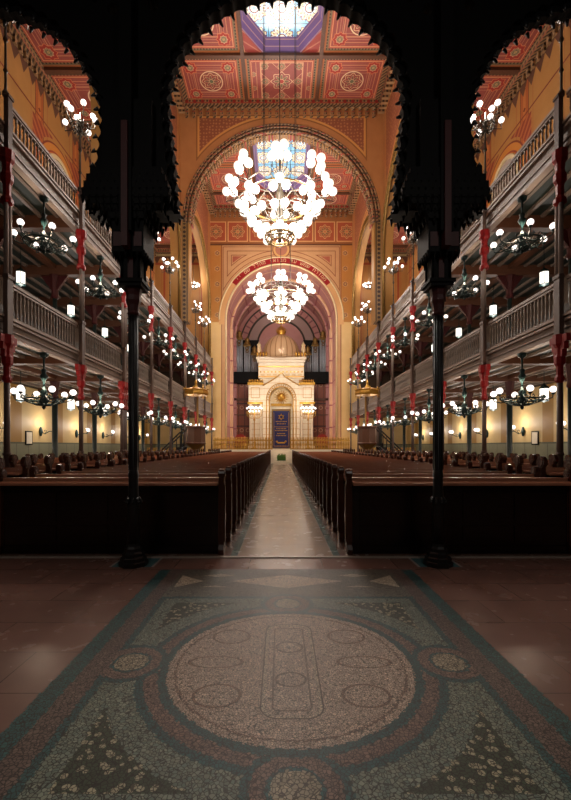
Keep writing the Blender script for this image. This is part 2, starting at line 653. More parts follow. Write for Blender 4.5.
def apse_mat():
    m, p = begin('wall_apse')
    X, Y, Z, V = coords()
    n = noise(2.0, 5)
    col = mix(n, 'c78f86', 'b47a76')
    r = ln(X, Z - 12.4)
    up = gt(Z, 12.2)
    ring = band(r, 3.55, 3.75) + band(r, 2.45, 2.62)
    col = mix(band(r, 2.62, 3.55) * up, col, 'a98d86')
    t = lt(ab(fr(at2(X, Z - 12.4) * 6.0) - 0.5), 0.12)
    col = mix(mn(ring, 1.0) * up, col, '5d4a4a')
    col = mix(band(r, 3.78, 4.3) * up * t, col, '8e5a5c')
    fin(p, col, 0.5)
    MAT['wall_apse'] = m
    m, p = begin('apse_reveal')
    X, Y, Z, V = coords()
    n = noise(2.0, 5)
    col = mix(n, 'c08a88', 'ad7878')
    col = mix(lt(ab(fr(Y / 1.6) - 0.5), 0.06), col, 'd9b08c')
    col = mix(lt(ab(fr(Z / 2.1) - 0.5), 0.03), col, '9c545c')
    fin(p, col, 0.4)
    MAT['apse_reveal'] = m
    m, p = begin('wood_panelling')
    X, Y, Z, V = coords()
    n = noise(3.0, 5, stretch=(1, 1, 6))
    col = mix(n, '8a4a30', '6d3522')
    u = fr(X / 0.62) - 0.5
    v = fr(Z / 2.3) - 0.5
    col = mix(gt(ab(u), 0.44), col, '4a2418')
    col = mix(gt(ab(v), 0.47), col, '3d1d14')
    rr = ln(u * 0.62, (fr(Z / 2.3) - 0.82) * 2.3)
    col = mix(band(rr, 0.14, 0.2), col, 'b08a68')
    fin(p, col, 0.4)
    MAT['wood_panelling'] = m
    m, p = begin('ark_curtain_cloth')
    X, Y, Z, V = coords()
    n = noise(6.0, 3, stretch=(6, 1, 0.4))
    fin(p, mix(n, '121a5e', '0b1040'), 0.6, bump=n, bs=0.5, bd=0.04)
    MAT['ark_curtain_cloth'] = m
    m, p = begin('ark_face')
    X, Y, Z, V = coords()
    n = noise(3.0, 4)
    col = mix(n, 'f6eed8', 'ecdfc0')
    k = lt(ab(fr(Z / 0.55) - 0.5), 0.05)
    col = mix(k * 0.7, col, 'c79c4e')
    k2 = lt(ab(fr(X / 0.36) - 0.5), 0.06)
    col = mix(k2 * 0.2, col, 'c79c4e')
    fin(p, col, 0.45)
    MAT['ark_face'] = m
    m, p = begin('ark_dome_shell')
    X, Y, Z, V = coords()
    an = at2(X, Y)
    k = ab(fr(an * (20 / (2 * PI))) - 0.5)
    col = mix(gt(k, 0.40), 'c9a982', '9a7348')
    fin(p, col, 0.4, 0.1)
    MAT['ark_dome_shell'] = m


apse_mat()


# ------------------------------------------------------------------ mesh builder
class MB:
    def __init__(s):
        s.b = bmesh.new()

    def box(s, x0, x1, y0, y1, z0, z1, M=None):
        v = [s.b.verts.new((x, y, z)) for x in (x0, x1) for y in (y0, y1) for z in (z0, z1)]
        for f in ((0, 1, 3, 2), (4, 6, 7, 5), (0, 4, 5, 1), (2, 3, 7, 6), (0, 2, 6, 4), (1, 5, 7, 3)):
            s.b.faces.new([v[i] for i in f])
        if M is not None:
            for q in v:
                q.co = M @ q.co
        return s

    def lathe(s, prof, c=(0, 0, 0), n=12, smooth=True, rot0=0.0, sq_=None):
        rings = []
        for r, z in prof:
            if r < 1e-5:
                rings.append([s.b.verts.new((c[0], c[1], c[2] + z))])
            else:
                rings.append([s.b.verts.new((c[0] + r * math.cos(rot0 + 2 * PI * i / n), c[1] + r * math.sin(rot0 + 2 * PI * i / n), c[2] + z)) for i in range(n)])
        for a, b in zip(rings, rings[1:]):
            if len(a) == 1 and len(b) == 1:
                continue
            for i in range(n):
                j = (i + 1) % n
                if len(a) == 1:
                    f = [a[0], b[j], b[i]]
                elif len(b) == 1:
                    f = [a[i], a[j], b[0]]
                else:
                    f = [a[i], a[j], b[j], b[i]]
                s.b.faces.new(f).smooth = smooth
        if len(rings[0]) > 1:
            s.b.faces.new(rings[0][::-1])
        if len(rings[-1]) > 1:
            s.b.faces.new(rings[-1])
        return s

    def cyl(s, a, b, r, r2=None, n=8, smooth=True):
        a, b = Vector(a), Vector(b)
        r2 = r if r2 is None else r2
        d = (b - a)
        if d.length < 1e-6:
            return s
        q = d.to_track_quat('Z', 'Y')
        ra, rb = [], []
        for i in range(n):
            t = 2 * PI * i / n
            o = q @ Vector((math.cos(t), math.sin(t), 0))
            ra.append(s.b.verts.new(a + o * r))
            rb.append(s.b.verts.new(b + o * r2))
        for i in range(n):
            j = (i + 1) % n
            s.b.faces.new([ra[i], ra[j], rb[j], rb[i]]).smooth = smooth
        s.b.faces.new(ra[::-1])
        s.b.faces.new(rb)
        return s

    def tube(s, pts, r, n=6):
        pts = [Vector(p) for p in pts]
        rings = []
        for i, p in enumerate(pts):
            d = (pts[min(i + 1, len(pts) - 1)] - pts[max(i - 1, 0)])
            q = d.to_track_quat('Z', 'Y')
            rad = r[i] if isinstance(r, (list, tuple)) else r
            rings.append([s.b.verts.new(p + (q @ Vector((math.cos(2 * PI * k / n), math.sin(2 * PI * k / n), 0))) * rad) for k in range(n)])
        for a, b in zip(rings, rings[1:]):
            best = min(range(n), key=lambda o: sum((a[k].co - b[(k + o) % n].co).length for k in range(n)))
            for i in range(n):
                j = (i + 1) % n
                s.b.faces.new([a[i], a[j], b[(j + best) % n], b[(i + best) % n]]).smooth = True
        s.b.faces.new(rings[0][::-1])
        s.b.faces.new(rings[-1])
        return s

    def sphere(s, c, r, n=12, m=8, sz=1.0):
        prof = [(r * math.sin(PI * i / m), -r * sz * math.cos(PI * i / m)) for i in range(m + 1)]
        prof[0] = (0, -r * sz)
        prof[-1] = (0, r * sz)
        return s.lathe(prof, c, n)

    def prism(s, pts, lo, hi, axis='y'):
        """closed outline pts in the two axes other than `axis`, extruded lo..hi"""
        def P(u, v, w):
            return {'y': (u, w, v), 'x': (w, u, v), 'z': (u, v, w)}[axis]
        a = [s.b.verts.new(P(u, v, lo)) for u, v in pts]
        b = [s.b.verts.new(P(u, v, hi)) for u, v in pts]
        s.b.faces.new(a)
        s.b.faces.new(b[::-1])
        n = len(pts)
        for i in range(n):
            j = (i + 1) % n
            s.b.faces.new([a[j], a[i], b[i], b[j]])
        return s

    def torus(s, c, R, r, axis='z', n=24, m=6):
        rings = []
        for i in range(n):
            t = 2 * PI * i / n
            ring = []
            for k in range(m):
                p = 2 * PI * k / m
                x, y, z = (R + r * math.cos(p)) * math.cos(t), (R + r * math.cos(p)) * math.sin(t), r * math.sin(p)
                if axis == 'y':
                    x, y, z = x, z, y
                if axis == 'x':
                    x, y, z = z, x, y
                ring.append(s.b.verts.new((c[0] + x, c[1] + y, c[2] + z)))
            rings.append(ring)
        for i in range(n):
            a, b = rings[i], rings[(i + 1) % n]
            for k in range(m):
                l = (k + 1) % m
                s.b.faces.new([a[k], b[k], b[l], a[l]]).smooth = True
        return s

    def build(s, name, mat, parent=None, loc=None):
        bmesh.ops.recalc_face_normals(s.b, faces=s.b.faces)
        me = bpy.data.meshes.new(name)
        s.b.to_mesh(me)
        s.b.free()
        me.materials.append(MAT[mat])
        o = bpy.data.objects.new(name, me)
        COL.objects.link(o)
        if parent:
            o.parent = parent
        if loc:
            o.location = loc
        return o


def curve_plate(name, splines, lo, hi, axis, mat, parent=None):
    """outline with holes (list of closed 2-D point lists), extruded between lo and hi along axis"""
    cu = bpy.data.curves.new('outline', 'CURVE')
    cu.dimensions = '2D'
    cu.fill_mode = 'BOTH'
    cu.extrude = (hi - lo) / 2
    for sp in splines:
        q = cu.splines.new('POLY')
        q.points.add(len(sp) - 1)
        for i, (u, v) in enumerate(sp):
            q.points[i].co = (u, v, 0, 1)
        q.use_cyclic_u = True
    o = bpy.data.objects.new('outline', cu)
    me = bpy.data.meshes.new_from_object(o)
    bpy.data.objects.remove(o)
    bpy.data.curves.remove(cu)
    mid = (lo + hi) / 2
    for v in me.vertices:
        u, w, d = v.co
        v.co = (u, mid - d, w) if axis == 'y' else (mid + d, u, w)
    b = bmesh.new()
    b.from_mesh(me)
    bmesh.ops.recalc_face_normals(b, faces=b.faces)
    b.to_mesh(me)
    b.free()
    me.name = name
    me.materials.clear()
    me.materials.append(MAT[mat])
    ob = bpy.data.objects.new(name, me)
    COL.objects.link(ob)
    if parent:
        ob.parent = parent
    return ob


def struct(o):
    o['kind'] = 'structure'
    return o


def tag(o, label, cat, group=None, kind=None):
    o['label'] = label
    o['category'] = cat
    if group:
        o['group'] = group
    if kind:
        o['kind'] = kind
    return o


def thing(name, label, cat, loc=(0, 0, 0), group=None, rz=0.0):
    o = bpy.data.objects.new(name, None)
    COL.objects.link(o)
    o.location = loc
    o.rotation_euler = (0, 0, rz)
    o.empty_display_size = 0.2
    return tag(o, label, cat, group)


def dup(root, loc, label, rz=None, scale=None):
    def cp(o, par):
        c = o.copy()
        COL.objects.link(c)
        c.parent = par
        for ch in kids.get(o, ()):
            cp(ch, c)
        return c
    kids = {}
    def walk(o):
        kids[o] = list(o.children)
        for ch in kids[o]:
            walk(ch)
    if root not in CACHE:
        walk(root)
        CACHE[root] = kids
    kids = CACHE[root]
    r = cp(root, None)
    r.location = loc
    if rz is not None:
        r.rotation_euler = (0, 0, rz)
    if scale:
        r.scale = scale
    r['label'] = label
    return r


CACHE = {}


def lamp(parent, loc, watt, radius, name='lamp_light', col=LAMP_COL):
    d = bpy.data.lights.new(name, 'POINT')
    d.energy = watt
    d.color = col
    d.shadow_soft_size = radius
    o = bpy.data.objects.new(name, d)
    COL.objects.link(o)
    o.parent = parent
    o.location = loc
    return o


ORD = ['first', 'second', 'third', 'fourth', 'fifth', 'sixth', 'seventh', 'eighth', 'ninth', 'tenth', 'eleventh', 'twelfth', 'thirteenth',
       'fourteenth', 'fifteenth', 'sixteenth', 'seventeenth', 'eighteenth', 'nineteenth', 'twentieth']
TENS = {2: 'twenty', 3: 'thirty'}


def ordn(i):      # i from 0
    n = i + 1
    if n <= 20:
        return ORD[i]
    if n % 10 == 0:
        return {30: 'thirtieth', 40: 'fortieth'}[n]
    return TENS[n // 10] + '-' + ORD[n % 10 - 1]


GY = [8.9 + 3.31 * k for k in range(-1, 9)]     # bay lines, index 0 is k = -1
def gy(k): return 8.9 + 3.31 * k
END = 36.2
NZ, AZ = 22.3, 18.5      # nave and aisle ceiling heights
AX = 11.0                # outer walls


# ------------------------------------------------------------------ structure: shell
def uvquad(b, uvl, pts, uvs, mi=0):
    vs = [b.verts.new(p) for p in pts]
    f = b.faces.new(vs)
    f.material_index = mi
    for l, uv in zip(f.loops, uvs):
        l[uvl].uv = uv


def build_ceiling():
    b = bmesh.new()
    uvl = b.loops.layers.uv.new('UVMap')
    def cell(x0, x1, y0, y1, z, mi):
        cx, cy = (x0 + x1) / 2, (y0 + y1) / 2
        uvquad(b, uvl, [(x0, y0, z), (x0, y1, z), (x1, y1, z), (x1, y0, z)], [(x0 - cx, y0 - cy), (x0 - cx, y1 - cy), (x1 - cx, y1 - cy), (x1 - cx, y0 - cy)], mi)
    sky1 = (gy(2), gy(4))
    sky2 = (27.6, 34.2)
    rows = [(gy(k), gy(k + 1)) for k in range(-1, 5)] + [(25.45, 27.6), (27.6, 30.9), (30.9, 34.2), (34.2, END)]
    for (y0, y1) in rows:
        cell(-NW, -2.1, y0, y1, NZ, 0)
        cell(2.1, NW, y0, y1, NZ, 0)
        if not ((sky1[0] - .1 < y0 < sky1[1] - .1) or (sky2[0] - .1 < y0 < sky2[1] - .1)):
            cell(-2.1, 2.1, y0, y1, NZ, 1)
    for (y0, y1) in [(gy(k), gy(k + 1)) for k in range(-1, 8)] + [(gy(8), END)]:
        for s in (-1, 1):
            xa, xb = sorted((s * 6.7, s * AX))
            cell(xa, xb, y0, y1, AZ, 2)
    for (y0, y1) in (sky1, sky2):
        c = 1.15
        for sx in (-1, 1):
            for (ya, sy) in ((y0, 1), (y1, -1)):
                vs = [b.verts.new(q) for q in ((sx * 2.1, ya, NZ), (sx * 2.1, ya + sy * c * 1.25, NZ), (sx * (2.1 - c), ya, NZ))]
                f = b.faces.new(vs)
                f.material_index = 3
                for l, uv in zip(f.loops, ((0, 0), (0.1, 1), (0.6, 0))):
                    l[uvl].uv = uv
    # backing above so that nothing shines through
    me = bpy.data.meshes.new('ceiling')
    b.to_mesh(me)
    b.free()
    for n in ('coffer_nave_side', 'coffer_nave_mid', 'coffer_aisle', 'skylight_corner'):
        me.materials.append(MAT[n])
    o = bpy.data.objects.new('ceiling', me)
    COL.objects.link(o)
    struct(o)
    # skylights
    for i, (y0, y1) in enumerate((sky1, sky2)):
        c = 1.15
        oct_ = [(-2.1, y0 + c * 1.25), (-2.1, y1 - c * 1.25), (-2.1 + c, y1), (2.1 - c, y1), (2.1, y1 - c * 1.25), (2.1, y0 + c * 1.25), (2.1 - c, y0), (-2.1 + c, y0)]
        cx, cy = 0, (y0 + y1) / 2
        inn = [(x * 0.84, cy + (y - cy) * 0.88) for x, y in oct_]
        b = bmesh.new()
        vo = [b.verts.new((x, y, NZ)) for x, y in oct_]
        vi = [b.verts.new((x, y, NZ + 0.55)) for x, y in inn]
        for k in range(8):
            l = (k + 1) % 8
            b.faces.new([vo[k], vo[l], vi[l], vi[k]])
        me = bpy.data.meshes.new('window_frame')
        b.to_mesh(me)
        b.free()
        me.materials.append(MAT['skylight_frame'])
        root = bpy.data.objects.new('window_%d' % (i + 1), None)
        COL.objects.link(root)
        struct(root)
        o1 = bpy.data.objects.new('window_frame', me)
        COL.objects.link(o1)
        o1.parent = root
        b = bmesh.new()
        uvl = b.loops.layers.uv.new('UVMap')
        f = b.faces.new([b.verts.new((x, y, NZ + 0.55)) for x, y in inn])
        for l in f.loops:
            l[uvl].uv = (l.vert.co.x, l.vert.co.y - cy)
        me = bpy.data.meshes.new('pane')
        b.to_mesh(me)
        b.free()
        me.materials.append(MAT['skylight_glass'])
        o2 = bpy.data.objects.new('pane', me)
        COL.objects.link(o2)
        o2.parent = root


build_ceiling()

# floor, outer walls
b = MB()
b.box(-AX - .3, AX + .3, -3.2, 46.5, -0.2, 0.0)
struct(b.build('floor', 'floor'))
for s, nm in ((-1, 'left'), (1, 'right')):
    b = MB()
    x0, x1 = sorted((s * AX, s * (AX + .3)))
    b.box(x0, x1, 4.9, 37.0, 0, AZ + .4)
    struct(b.build('wall_' + nm, 'wall_ochre'))
    b = MB()
    x0, x1 = sorted((s * 6.9, s * AX))
    b.box(x0, x1, END, END + .4, 0, AZ + .4)
    struct(b.build('wall_%s_end' % nm, 'wall_ochre_end'))
# entrance side: wall above the screen, vestibule shell
b = MB()
b.box(-AX - .3, AX + .3, 5.1, 5.4, 7.75, NZ + .4)
struct(b.build('wall_entrance', 'plain_dark'))
b = MB()
b.box(-7.2, 7.2, -3.2, 5.1, 7.7, 7.9)
struct(b.build('ceiling_vestibule', 'plain_dark'))
b = MB()
b.box(-7.4, -7.2, -3.2, 4.8, 0, 7.9)
struct(b.build('wall_vestibule_left', 'plain_dark'))
b = MB()
b.box(7.2, 7.4, -3.2, 4.8, 0, 7.9)
struct(b.build('wall_vestibule_right', 'plain_dark'))
b = MB()
b.box(-7.4, 7.4, -3.4, -3.2, 0, 7.9)
struct(b.build('wall_vestibule_back', 'plain_dark'))
for s, nm in ((-1, 'left'), (1, 'right')):
    b = MB()
    x0, x1 = sorted((s * 7.2, s * (AX + .3)))
    b.box(x0, x1, 4.8, 5.1, 0, 7.9)
    struct(b.build('wall_entrance_' + nm, 'plain_dark'))
# sill line between vestibule and hall
b = MB()
b.box(-7.2, 7.2, 5.18, 5.24, 0, 0.012)
struct(b.build('trim_1', 'sill_stone'))


def arch_pts(c, zc, R, z0, n=32, hw=None):
    """opening outline from (c - R, z0) over the arch to (c + R, z0)"""
    pts = [(c - R, z0)]
    for i in range(n + 1):
        t = PI - PI * i / n
        pts.append((c + R * math.cos(t), zc + R * math.sin(t)))
    pts.append((c + R, z0))
    return pts


# nave arcades (piers between the arches run to the floor)
ARC = [(9.9, 4.75), (20.46, 4.75), (30.85, 4.75)]
for s, nm in ((-1, 'left'), (1, 'right')):
    out = [(5.4, NZ + .2), (5.4, 8.31), (5.1 + .35, 8.31)]
    for c, R in ARC[:1]:
        out += arch_pts(c + .3, 12.9, R - .3, 8.31)
    for c, R in ARC[1:]:
        out += arch_pts(c, 12.9, R, 8.31)
    out += [(END, 8.31), (END, NZ + .2)]
    lo, hi = sorted((s * 6.2, s * 6.75))
    struct(curve_plate('wall_arcade_' + nm, [out], lo, hi, 'x', 'wall_arcade'))
    # wall between nave ceiling edge and arcade
    b = MB()
    # archivolt ribs and teeth
    for c, R in ARC:
        for (rr, th, dx) in ((R - 0.03, 0.09, 0.02), (R + 0.32, 0.05, 0.06)):
            pts = [(s * (6.2 - dx), c - rr, 8.3)] + [(s * (6.2 - dx), c + rr * math.cos(PI - PI * i / 40), 12.9 + rr * math.sin(PI - PI * i / 40)) for i in range(41)] + [(s * (6.2 - dx), c + rr, 8.3)]
            b.tube(pts, th, 6)
        n = 52
        for i in range(n + 1):
            t = PI * i / n
            y, z = c + (R + .16) * math.cos(t), 12.9 + (R + .16) * math.sin(t)
            M = Matrix.Translation((s * 6.17, y, z)) @ Matrix.Rotation(-t, 4, 'X').inverted()
            b.box(-.05, .05, -.09, .09, -.06, .06, M)
        for sgn in (-1, 1):
            for j in range(17):
                b.box(s * 6.17 - .05, s * 6.17 + .05, c + sgn * (R + .16) - .09, c + sgn * (R + .16) + .09, 8.5 + j * .27, 8.62 + j * .27)
    struct(b.build('trim_arcade_' + nm, 'old_gold'))
    # wall filling above the aisle ceiling level is part of the arcade; cornices
    b = MB()
    xa, xb = sorted((s * 5.6, s * 6.2))
    b.box(xa, xb, 5.4, 25.3, NZ - .12, NZ)
    b.box(xa, xb, 26.0, END, NZ - .12, NZ)
    xa, xb = sorted((s * 5.85, s * 6.2))
    b.box(xa, xb, 5.4, 25.3, NZ - .5, NZ - .12)
    b.box(xa, xb, 26.0, END, NZ - .5, NZ - .12)
    y = 14.0
    while y < END - .2:
        if not 25.2 < y < 26.1:
            b.box(min(s * 5.8, s * 6.2), max(s * 5.8, s * 6.2), y, y + .16, NZ - .85, NZ - .5)
        y += .34
    xa, xb = sorted((s * 10.75, s * AX))
    b.box(xa, xb, 5.4, END, AZ - .3, AZ)
    xa, xb = sorted((s * 10.88, s * AX))
    y = 9.0
    while y < END - .2:
        b.box(xa, xb, y, y + .16, AZ - .62, AZ - .3)
        y += .36
    b.box(min(s * 6.75, s * 10.75), max(s * 6.75, s * 10.75), END - .25, END, AZ - .3, AZ)
    struct(b.build('trim_cornice_' + nm, 'cornice_paint'))
    # triple shafts at the main piers
    # blind arched windows on the outer wall
    for wi, c in enumerate((20.46, 30.85)):
        root = bpy.data.objects.new('window_%d' % (3 + wi + (0 if s < 0 else 2)), None)
        COL.objects.link(root)
        struct(root)
        pts = arch_pts(c, 14.3, 1.25, 9.2, 20)
        pin = arch_pts(c, 14.3, 1.05, 9.4, 20)
        lo, hi = sorted((s * 10.92, s * 10.998))
        curve_plate('window_frame', [pts, pin], lo, hi, 'x', 'cream_stone', root)
        b = MB()
        b.prism(pin, s * 10.97, s * 10.99, 'x')
        b.build('pane', 'sill_stone', root)

# ceiling beams
b = MB()
for k in range(1, 5):
    b.box(-NW, NW, gy(k) - .1, gy(k) + .1, NZ - .16, NZ + .0) if k != 3 else (b.box(-NW, -2.1, gy(k) - .1, gy(k) + .1, NZ - .16, NZ), b.box(2.1, NW, gy(k) - .1, gy(k) + .1, NZ - .16, NZ))
for y in (27.6, 34.2):
    b.box(-NW, NW, y - .1, y + .1, NZ - .16, NZ)
for s in (-1, 1):
    b.box(s * 2.1 - .1, s * 2.1 + .1, 5.4, END, NZ - .17, NZ)
    for k in range(0, 9):
        xa, xb = sorted((s * 6.75, s * AX))
        b.box(xa, xb, gy(k) - .12, gy(k) + .12, AZ - .15, AZ)
struct(b.build('trim_ceiling_beams', 'old_gold_red' if 'old_gold_red' in MAT else 'beam_brown'))

# transverse arch
TY0, TY1 = 25.25, 25.95
out = [(-6.2, NZ)] + [(-6.2, 8.99)] + arch_pts(0, 14.96, 5.62, 8.99, 48) + [(6.2, 8.99), (6.2, NZ)]
struct(curve_plate('wall_transverse_arch', [out], TY0, TY1, 'y', 'wall_transverse'))
b = MB()
for rr, th, dy in ((5.60, .10, 0.0), (5.82, .06, -.03), (6.0, .05, -.03)):
    if rr > 5.9:
        a0 = math.acos(min(1, 5.95 / rr))
    else:
        a0 = 0
    pts = [(rr * math.cos(a0 + (PI - 2 * a0) * i / 60), TY0 + dy, 14.96 + rr * math.sin(a0 + (PI - 2 * a0) * i / 60)) for i in range(61)]
    b.tube(pts, th, 6)
for i in range(91):
    t = PI * i / 90
    x, z = 5.5 * math.cos(t), 14.96 + 5.5 * math.sin(t)
    M = Matrix.Translation((x, TY0 + .35, z)) @ Matrix.Rotation(-t, 4, 'Y')
    b.box(-.05, .05, -.25, .25, -.05, .05, M)
struct(b.build('trim_transverse_arch', 'cornice_paint'))
# cornice teeth along the transverse wall and the chancel wall
b = MB()
for (yy, x0, x1) in ((TY0, -5.9, 5.9), (END, -5.9, 5.9)):
    b.box(x0, x1, yy - .30, yy, NZ - .35, NZ)
    x = x0
    while x < x1 - .2:
        b.lathe([(0, -.07), (.1, -.07), (.12, 0), (.1, .07), (0, .07)], (x + .15, yy - .12, NZ - .45), 8)
        b.box(x + .06, x + .24, yy - .16, yy, NZ - .95, NZ - .62)
        x += .42
struct(b.build('trim_cornice_far', 'cornice_paint'))
b = MB()
for yy in (TY0, END):
    x = -5.7
    while x < 5.75:
        b.cyl((x, yy - .33, NZ - .19), (x, yy - .29, NZ - .19), .10, n=10)
        x += .475
struct(b.build('trim_cornice_studs', 'crimson_velvet'))

# chancel wall
out = [(-6.9, NZ + .2), (-6.9, 0)] + arch_pts(0, 12.43, 4.82, 0, 48) + [(6.9, 0), (6.9, NZ + .2)]
struct(curve_plate('wall_chancel', [out], END, END + .8, 'y', 'wall_chancel'))
b = MB()
for rr, th in ((4.82, .08), (5.42, .07)):
    pts = [(-rr, END - .02, 1.2)] if rr < 5 else []
    pts += [(rr * math.cos(PI - PI * i / 60), END - .02, 12.43 + rr * math.sin(PI - PI * i / 60)) for i in range(61)]
    if rr < 5:
        pts += [(rr, END - .02, 1.2)]
    b.tube(pts, th, 6)
struct(b.build('trim_chancel_arch', 'cream_stone'))
# apse
b = MB()
b.box(-5.1, -4.82, END + .8, 45, 0, 12.43)
b.box(4.82, 5.1, END + .8, 45, 0, 12.43)
for sx in (-1, 1):
    for (y0, w) in ((39.2, .4), (42.2, .4)):
        b.box(min(sx * 4.55, sx * 4.82), max(sx * 4.55, sx * 4.82), y0, y0 + w, 1.1, 12.43)
R0 = 4.82
prev = None
vs = []
for i in range(33):
    t = PI * i / 32
    vs.append((b.b.verts.new((R0 * math.cos(t), END + .8, 12.43 + R0 * math.sin(t))), b.b.verts.new((R0 * math.cos(t), 45, 12.43 + R0 * math.sin(t)))))
for p, q in zip(vs, vs[1:]):
    b.b.faces.new([p[0], p[1], q[1], q[0]]).smooth = True
for y0 in (39.4, 42.4):
    for k, (rr, th) in enumerate(((4.74, .16),)):
        b.tube([(rr * math.cos(PI * i / 40), y0, 12.43 + rr * math.sin(PI * i / 40)) for i in range(41)], th, 6)
struct(b.build('wall_apse_vault', 'apse_reveal'))
b = MB()
b.box(-5.1, 5.1, 45, 45.3, 0, 17.6)
struct(b.build('wall_apse_back', 'wall_apse'))
b = MB()
for rr, th in ((3.65, .10), (2.55, .10), (4.4, .08)):
    b.tube([(rr * math.cos(PI * i / 40), 44.95, 12.4 + rr * math.sin(PI * i / 40)) for i in range(41)], th, 6)
struct(b.build('trim_apse_rings', 'bronze_iron'))

# inscription band on the chancel arch
band_t = thing('inscription_band', 'red painted band with gold Hebrew lettering around the top of the chancel arch', 'inscription', (0, END - .03, 12.43))
b = MB()
n = 40
R1, R2 = 4.93, 5.36
a0, a1 = math.radians(37), math.radians(143)
oo = [(R2 * math.cos(a0 + (a1 - a0) * i / n), R2 * math.sin(a0 + (a1 - a0) * i / n)) for i in range(n + 1)]
ii = [(R1 * math.cos(a1 - (a1 - a0) * i / n), R1 * math.sin(a1 - (a1 - a0) * i / n)) for i in range(n + 1)]
for k in range(n):
    v = [oo[k], oo[k + 1], ii[n - k - 1], ii[n - k]]
    b.prism(v, -.03, 0.02, 'y')
b.build('painted_band', 'red_paint', band_t)
txt = '\u05de\u05de\u05d6\u05e8\u05d7 \u05e9\u05de\u05e9 \u05e2\u05d3 \u05de\u05d1\u05d5\u05d0\u05d5 \u05de\u05d4\u05dc\u05dc \u05e9\u05dd \u05d9\u05d9'
for i, ch in enumerate(txt):
    if ch != ' ':
        bb = bmesh.new()
    if ch == ' ':
        continue
    th = math.radians(41 + (139 - 41) * (i + .5) / len(txt))
    cu = bpy.data.curves.new('letter', 'FONT')
    cu.body = ch
    cu.size = 0.44
    cu.align_x = 'CENTER'
    cu.extrude = 0.008
    ob = bpy.data.objects.new('letter', cu)
    me = bpy.data.meshes.new_from_object(ob)
    M = Matrix.Rotation(PI / 2 - th, 4, 'Y') @ Matrix.Translation((0, -.045, 5.02)) @ Matrix.Rotation(PI / 2, 4, 'X')
    me.transform(M)
    bb.from_mesh(me)
    bpy.data.objects.remove(ob)
    bpy.data.curves.remove(cu)
    bpy.data.meshes.remove(me)
    mt = MB()
    mt.b.free()
    mt.b = bb
    mt.build('letter', 'cream_stone', band_t)


# ------------------------------------------------------------------ black screen in the foreground
SY = 4.88
def cusp_outline(c, zc, R, z0, lobes=26, amp=.04, narrow=.12):
    """scalloped arch opening, right foot to left foot"""
    pts = []
    hz = zc - z0
    jl = 7
    def jamb(sgn):
        q = []
        for j in range(jl):
            for k in range(5):
                t = (j + k / 5) / jl
                x = R - narrow * (1 - t) + amp * .8 * abs(math.sin(PI * (k / 5)))
                q.append((c + sgn * x, z0 + hz * t))
        return q
    pts += jamb(1)
    for i in range(lobes):
        for k in range(6):
            t = PI * (i + k / 6) / lobes
            rr = R + amp * abs(math.sin(PI * k / 6))
            pts.append((c + rr * math.cos(t), zc + rr * math.sin(t)))
    pts.append((c - R, zc))
    pts += jamb(-1)[::-1]
    return pts


scr = thing('arcade_screen', 'black carved screen of three scalloped arches framing the hall from the vestibule', 'screen', (0, SY, 0))
ZB = 4.1
def screen_outline(dR):
    out = [(-7.2, 7.75), (7.2, 7.75), (7.2, ZB), (6.6, ZB)]
    # walk the bottom from right to left
    out = [(-7.2, 7.75), (7.2, 7.75), (7.2, ZB), (5.2, ZB)] if False else [(-7.2, 7.75), (7.2, 7.75), (7.2, ZB)]
    for c, zc, R in ((3.54, 5.12, 1.36), (0, 5.35, 1.35), (-3.54, 5.12, 1.36)):
        out += cusp_outline(c, zc, R + dR, ZB)
    out += [(-7.2, ZB)]
    return out
holes = []
for sx in (-1, 1):
    for i in range(16):
        t = 2 * PI * i / 16 + .1
        cx, cz = sx * 1.81 + .61 * math.cos(t), 7.0 + .61 * math.sin(t)
        if cz > 7.6:
            continue
        r = .07 if i % 2 else .042
        holes.append([(cx + r * math.cos(2 * PI * k / 10), cz + r * math.sin(2 * PI * k / 10)) for k in range(10)])
    for i in range(5):
        t = 2 * PI * i / 5 - PI / 2
        cx, cz = sx * 1.81 + .3 * math.cos(t), 7.0 + .3 * math.sin(t)
        holes.append([(cx + .09 * math.cos(2 * PI * k / 10), cz + .09 * math.sin(2 * PI * k / 10)) for k in range(10)])
curve_plate('arch_panel', [screen_outline(0)] + holes, -.05, .05, 'y', 'black_wood', scr)
curve_plate('moulded_edge', [screen_outline(.07)] + holes, -.12, -.05, 'y', 'black_wood', scr)
curve_plate('rear_panel', [screen_outline(.05)] + holes, .05, .14, 'y', 'black_wood', scr)
# leaf hooks round the arches
b = MB()
for c, zc, R in ((3.54, 5.12, 1.36), (0, 5.35, 1.35), (-3.54, 5.12, 1.36)):
    for i in range(27):
        t = PI * i / 26
        for dy in (-.1, .1):
            p = Vector((c + (R + .03) * math.cos(t), dy, zc + (R + .03) * math.sin(t)))
            q = Vector((c + (R - .025) * math.cos(t), dy, zc + (R - .025) * math.sin(t) - .01))
            b.cyl(p, q, .026, .010, 6)
    for sgn in (-1, 1):
        for j in range(7):
            z = ZB + .05 + j * .165
            x = c + sgn * (R - .12 * (1 - (z - ZB) / 1.1))
            for dy in (-.1, .1):
                b.cyl((x + sgn * .03, dy, z), (x - sgn * .02, dy, z - .03), .026, .008, 6)
b.build('leaf_hooks', 'black_iron', scr)['kind'] = 'stuff'


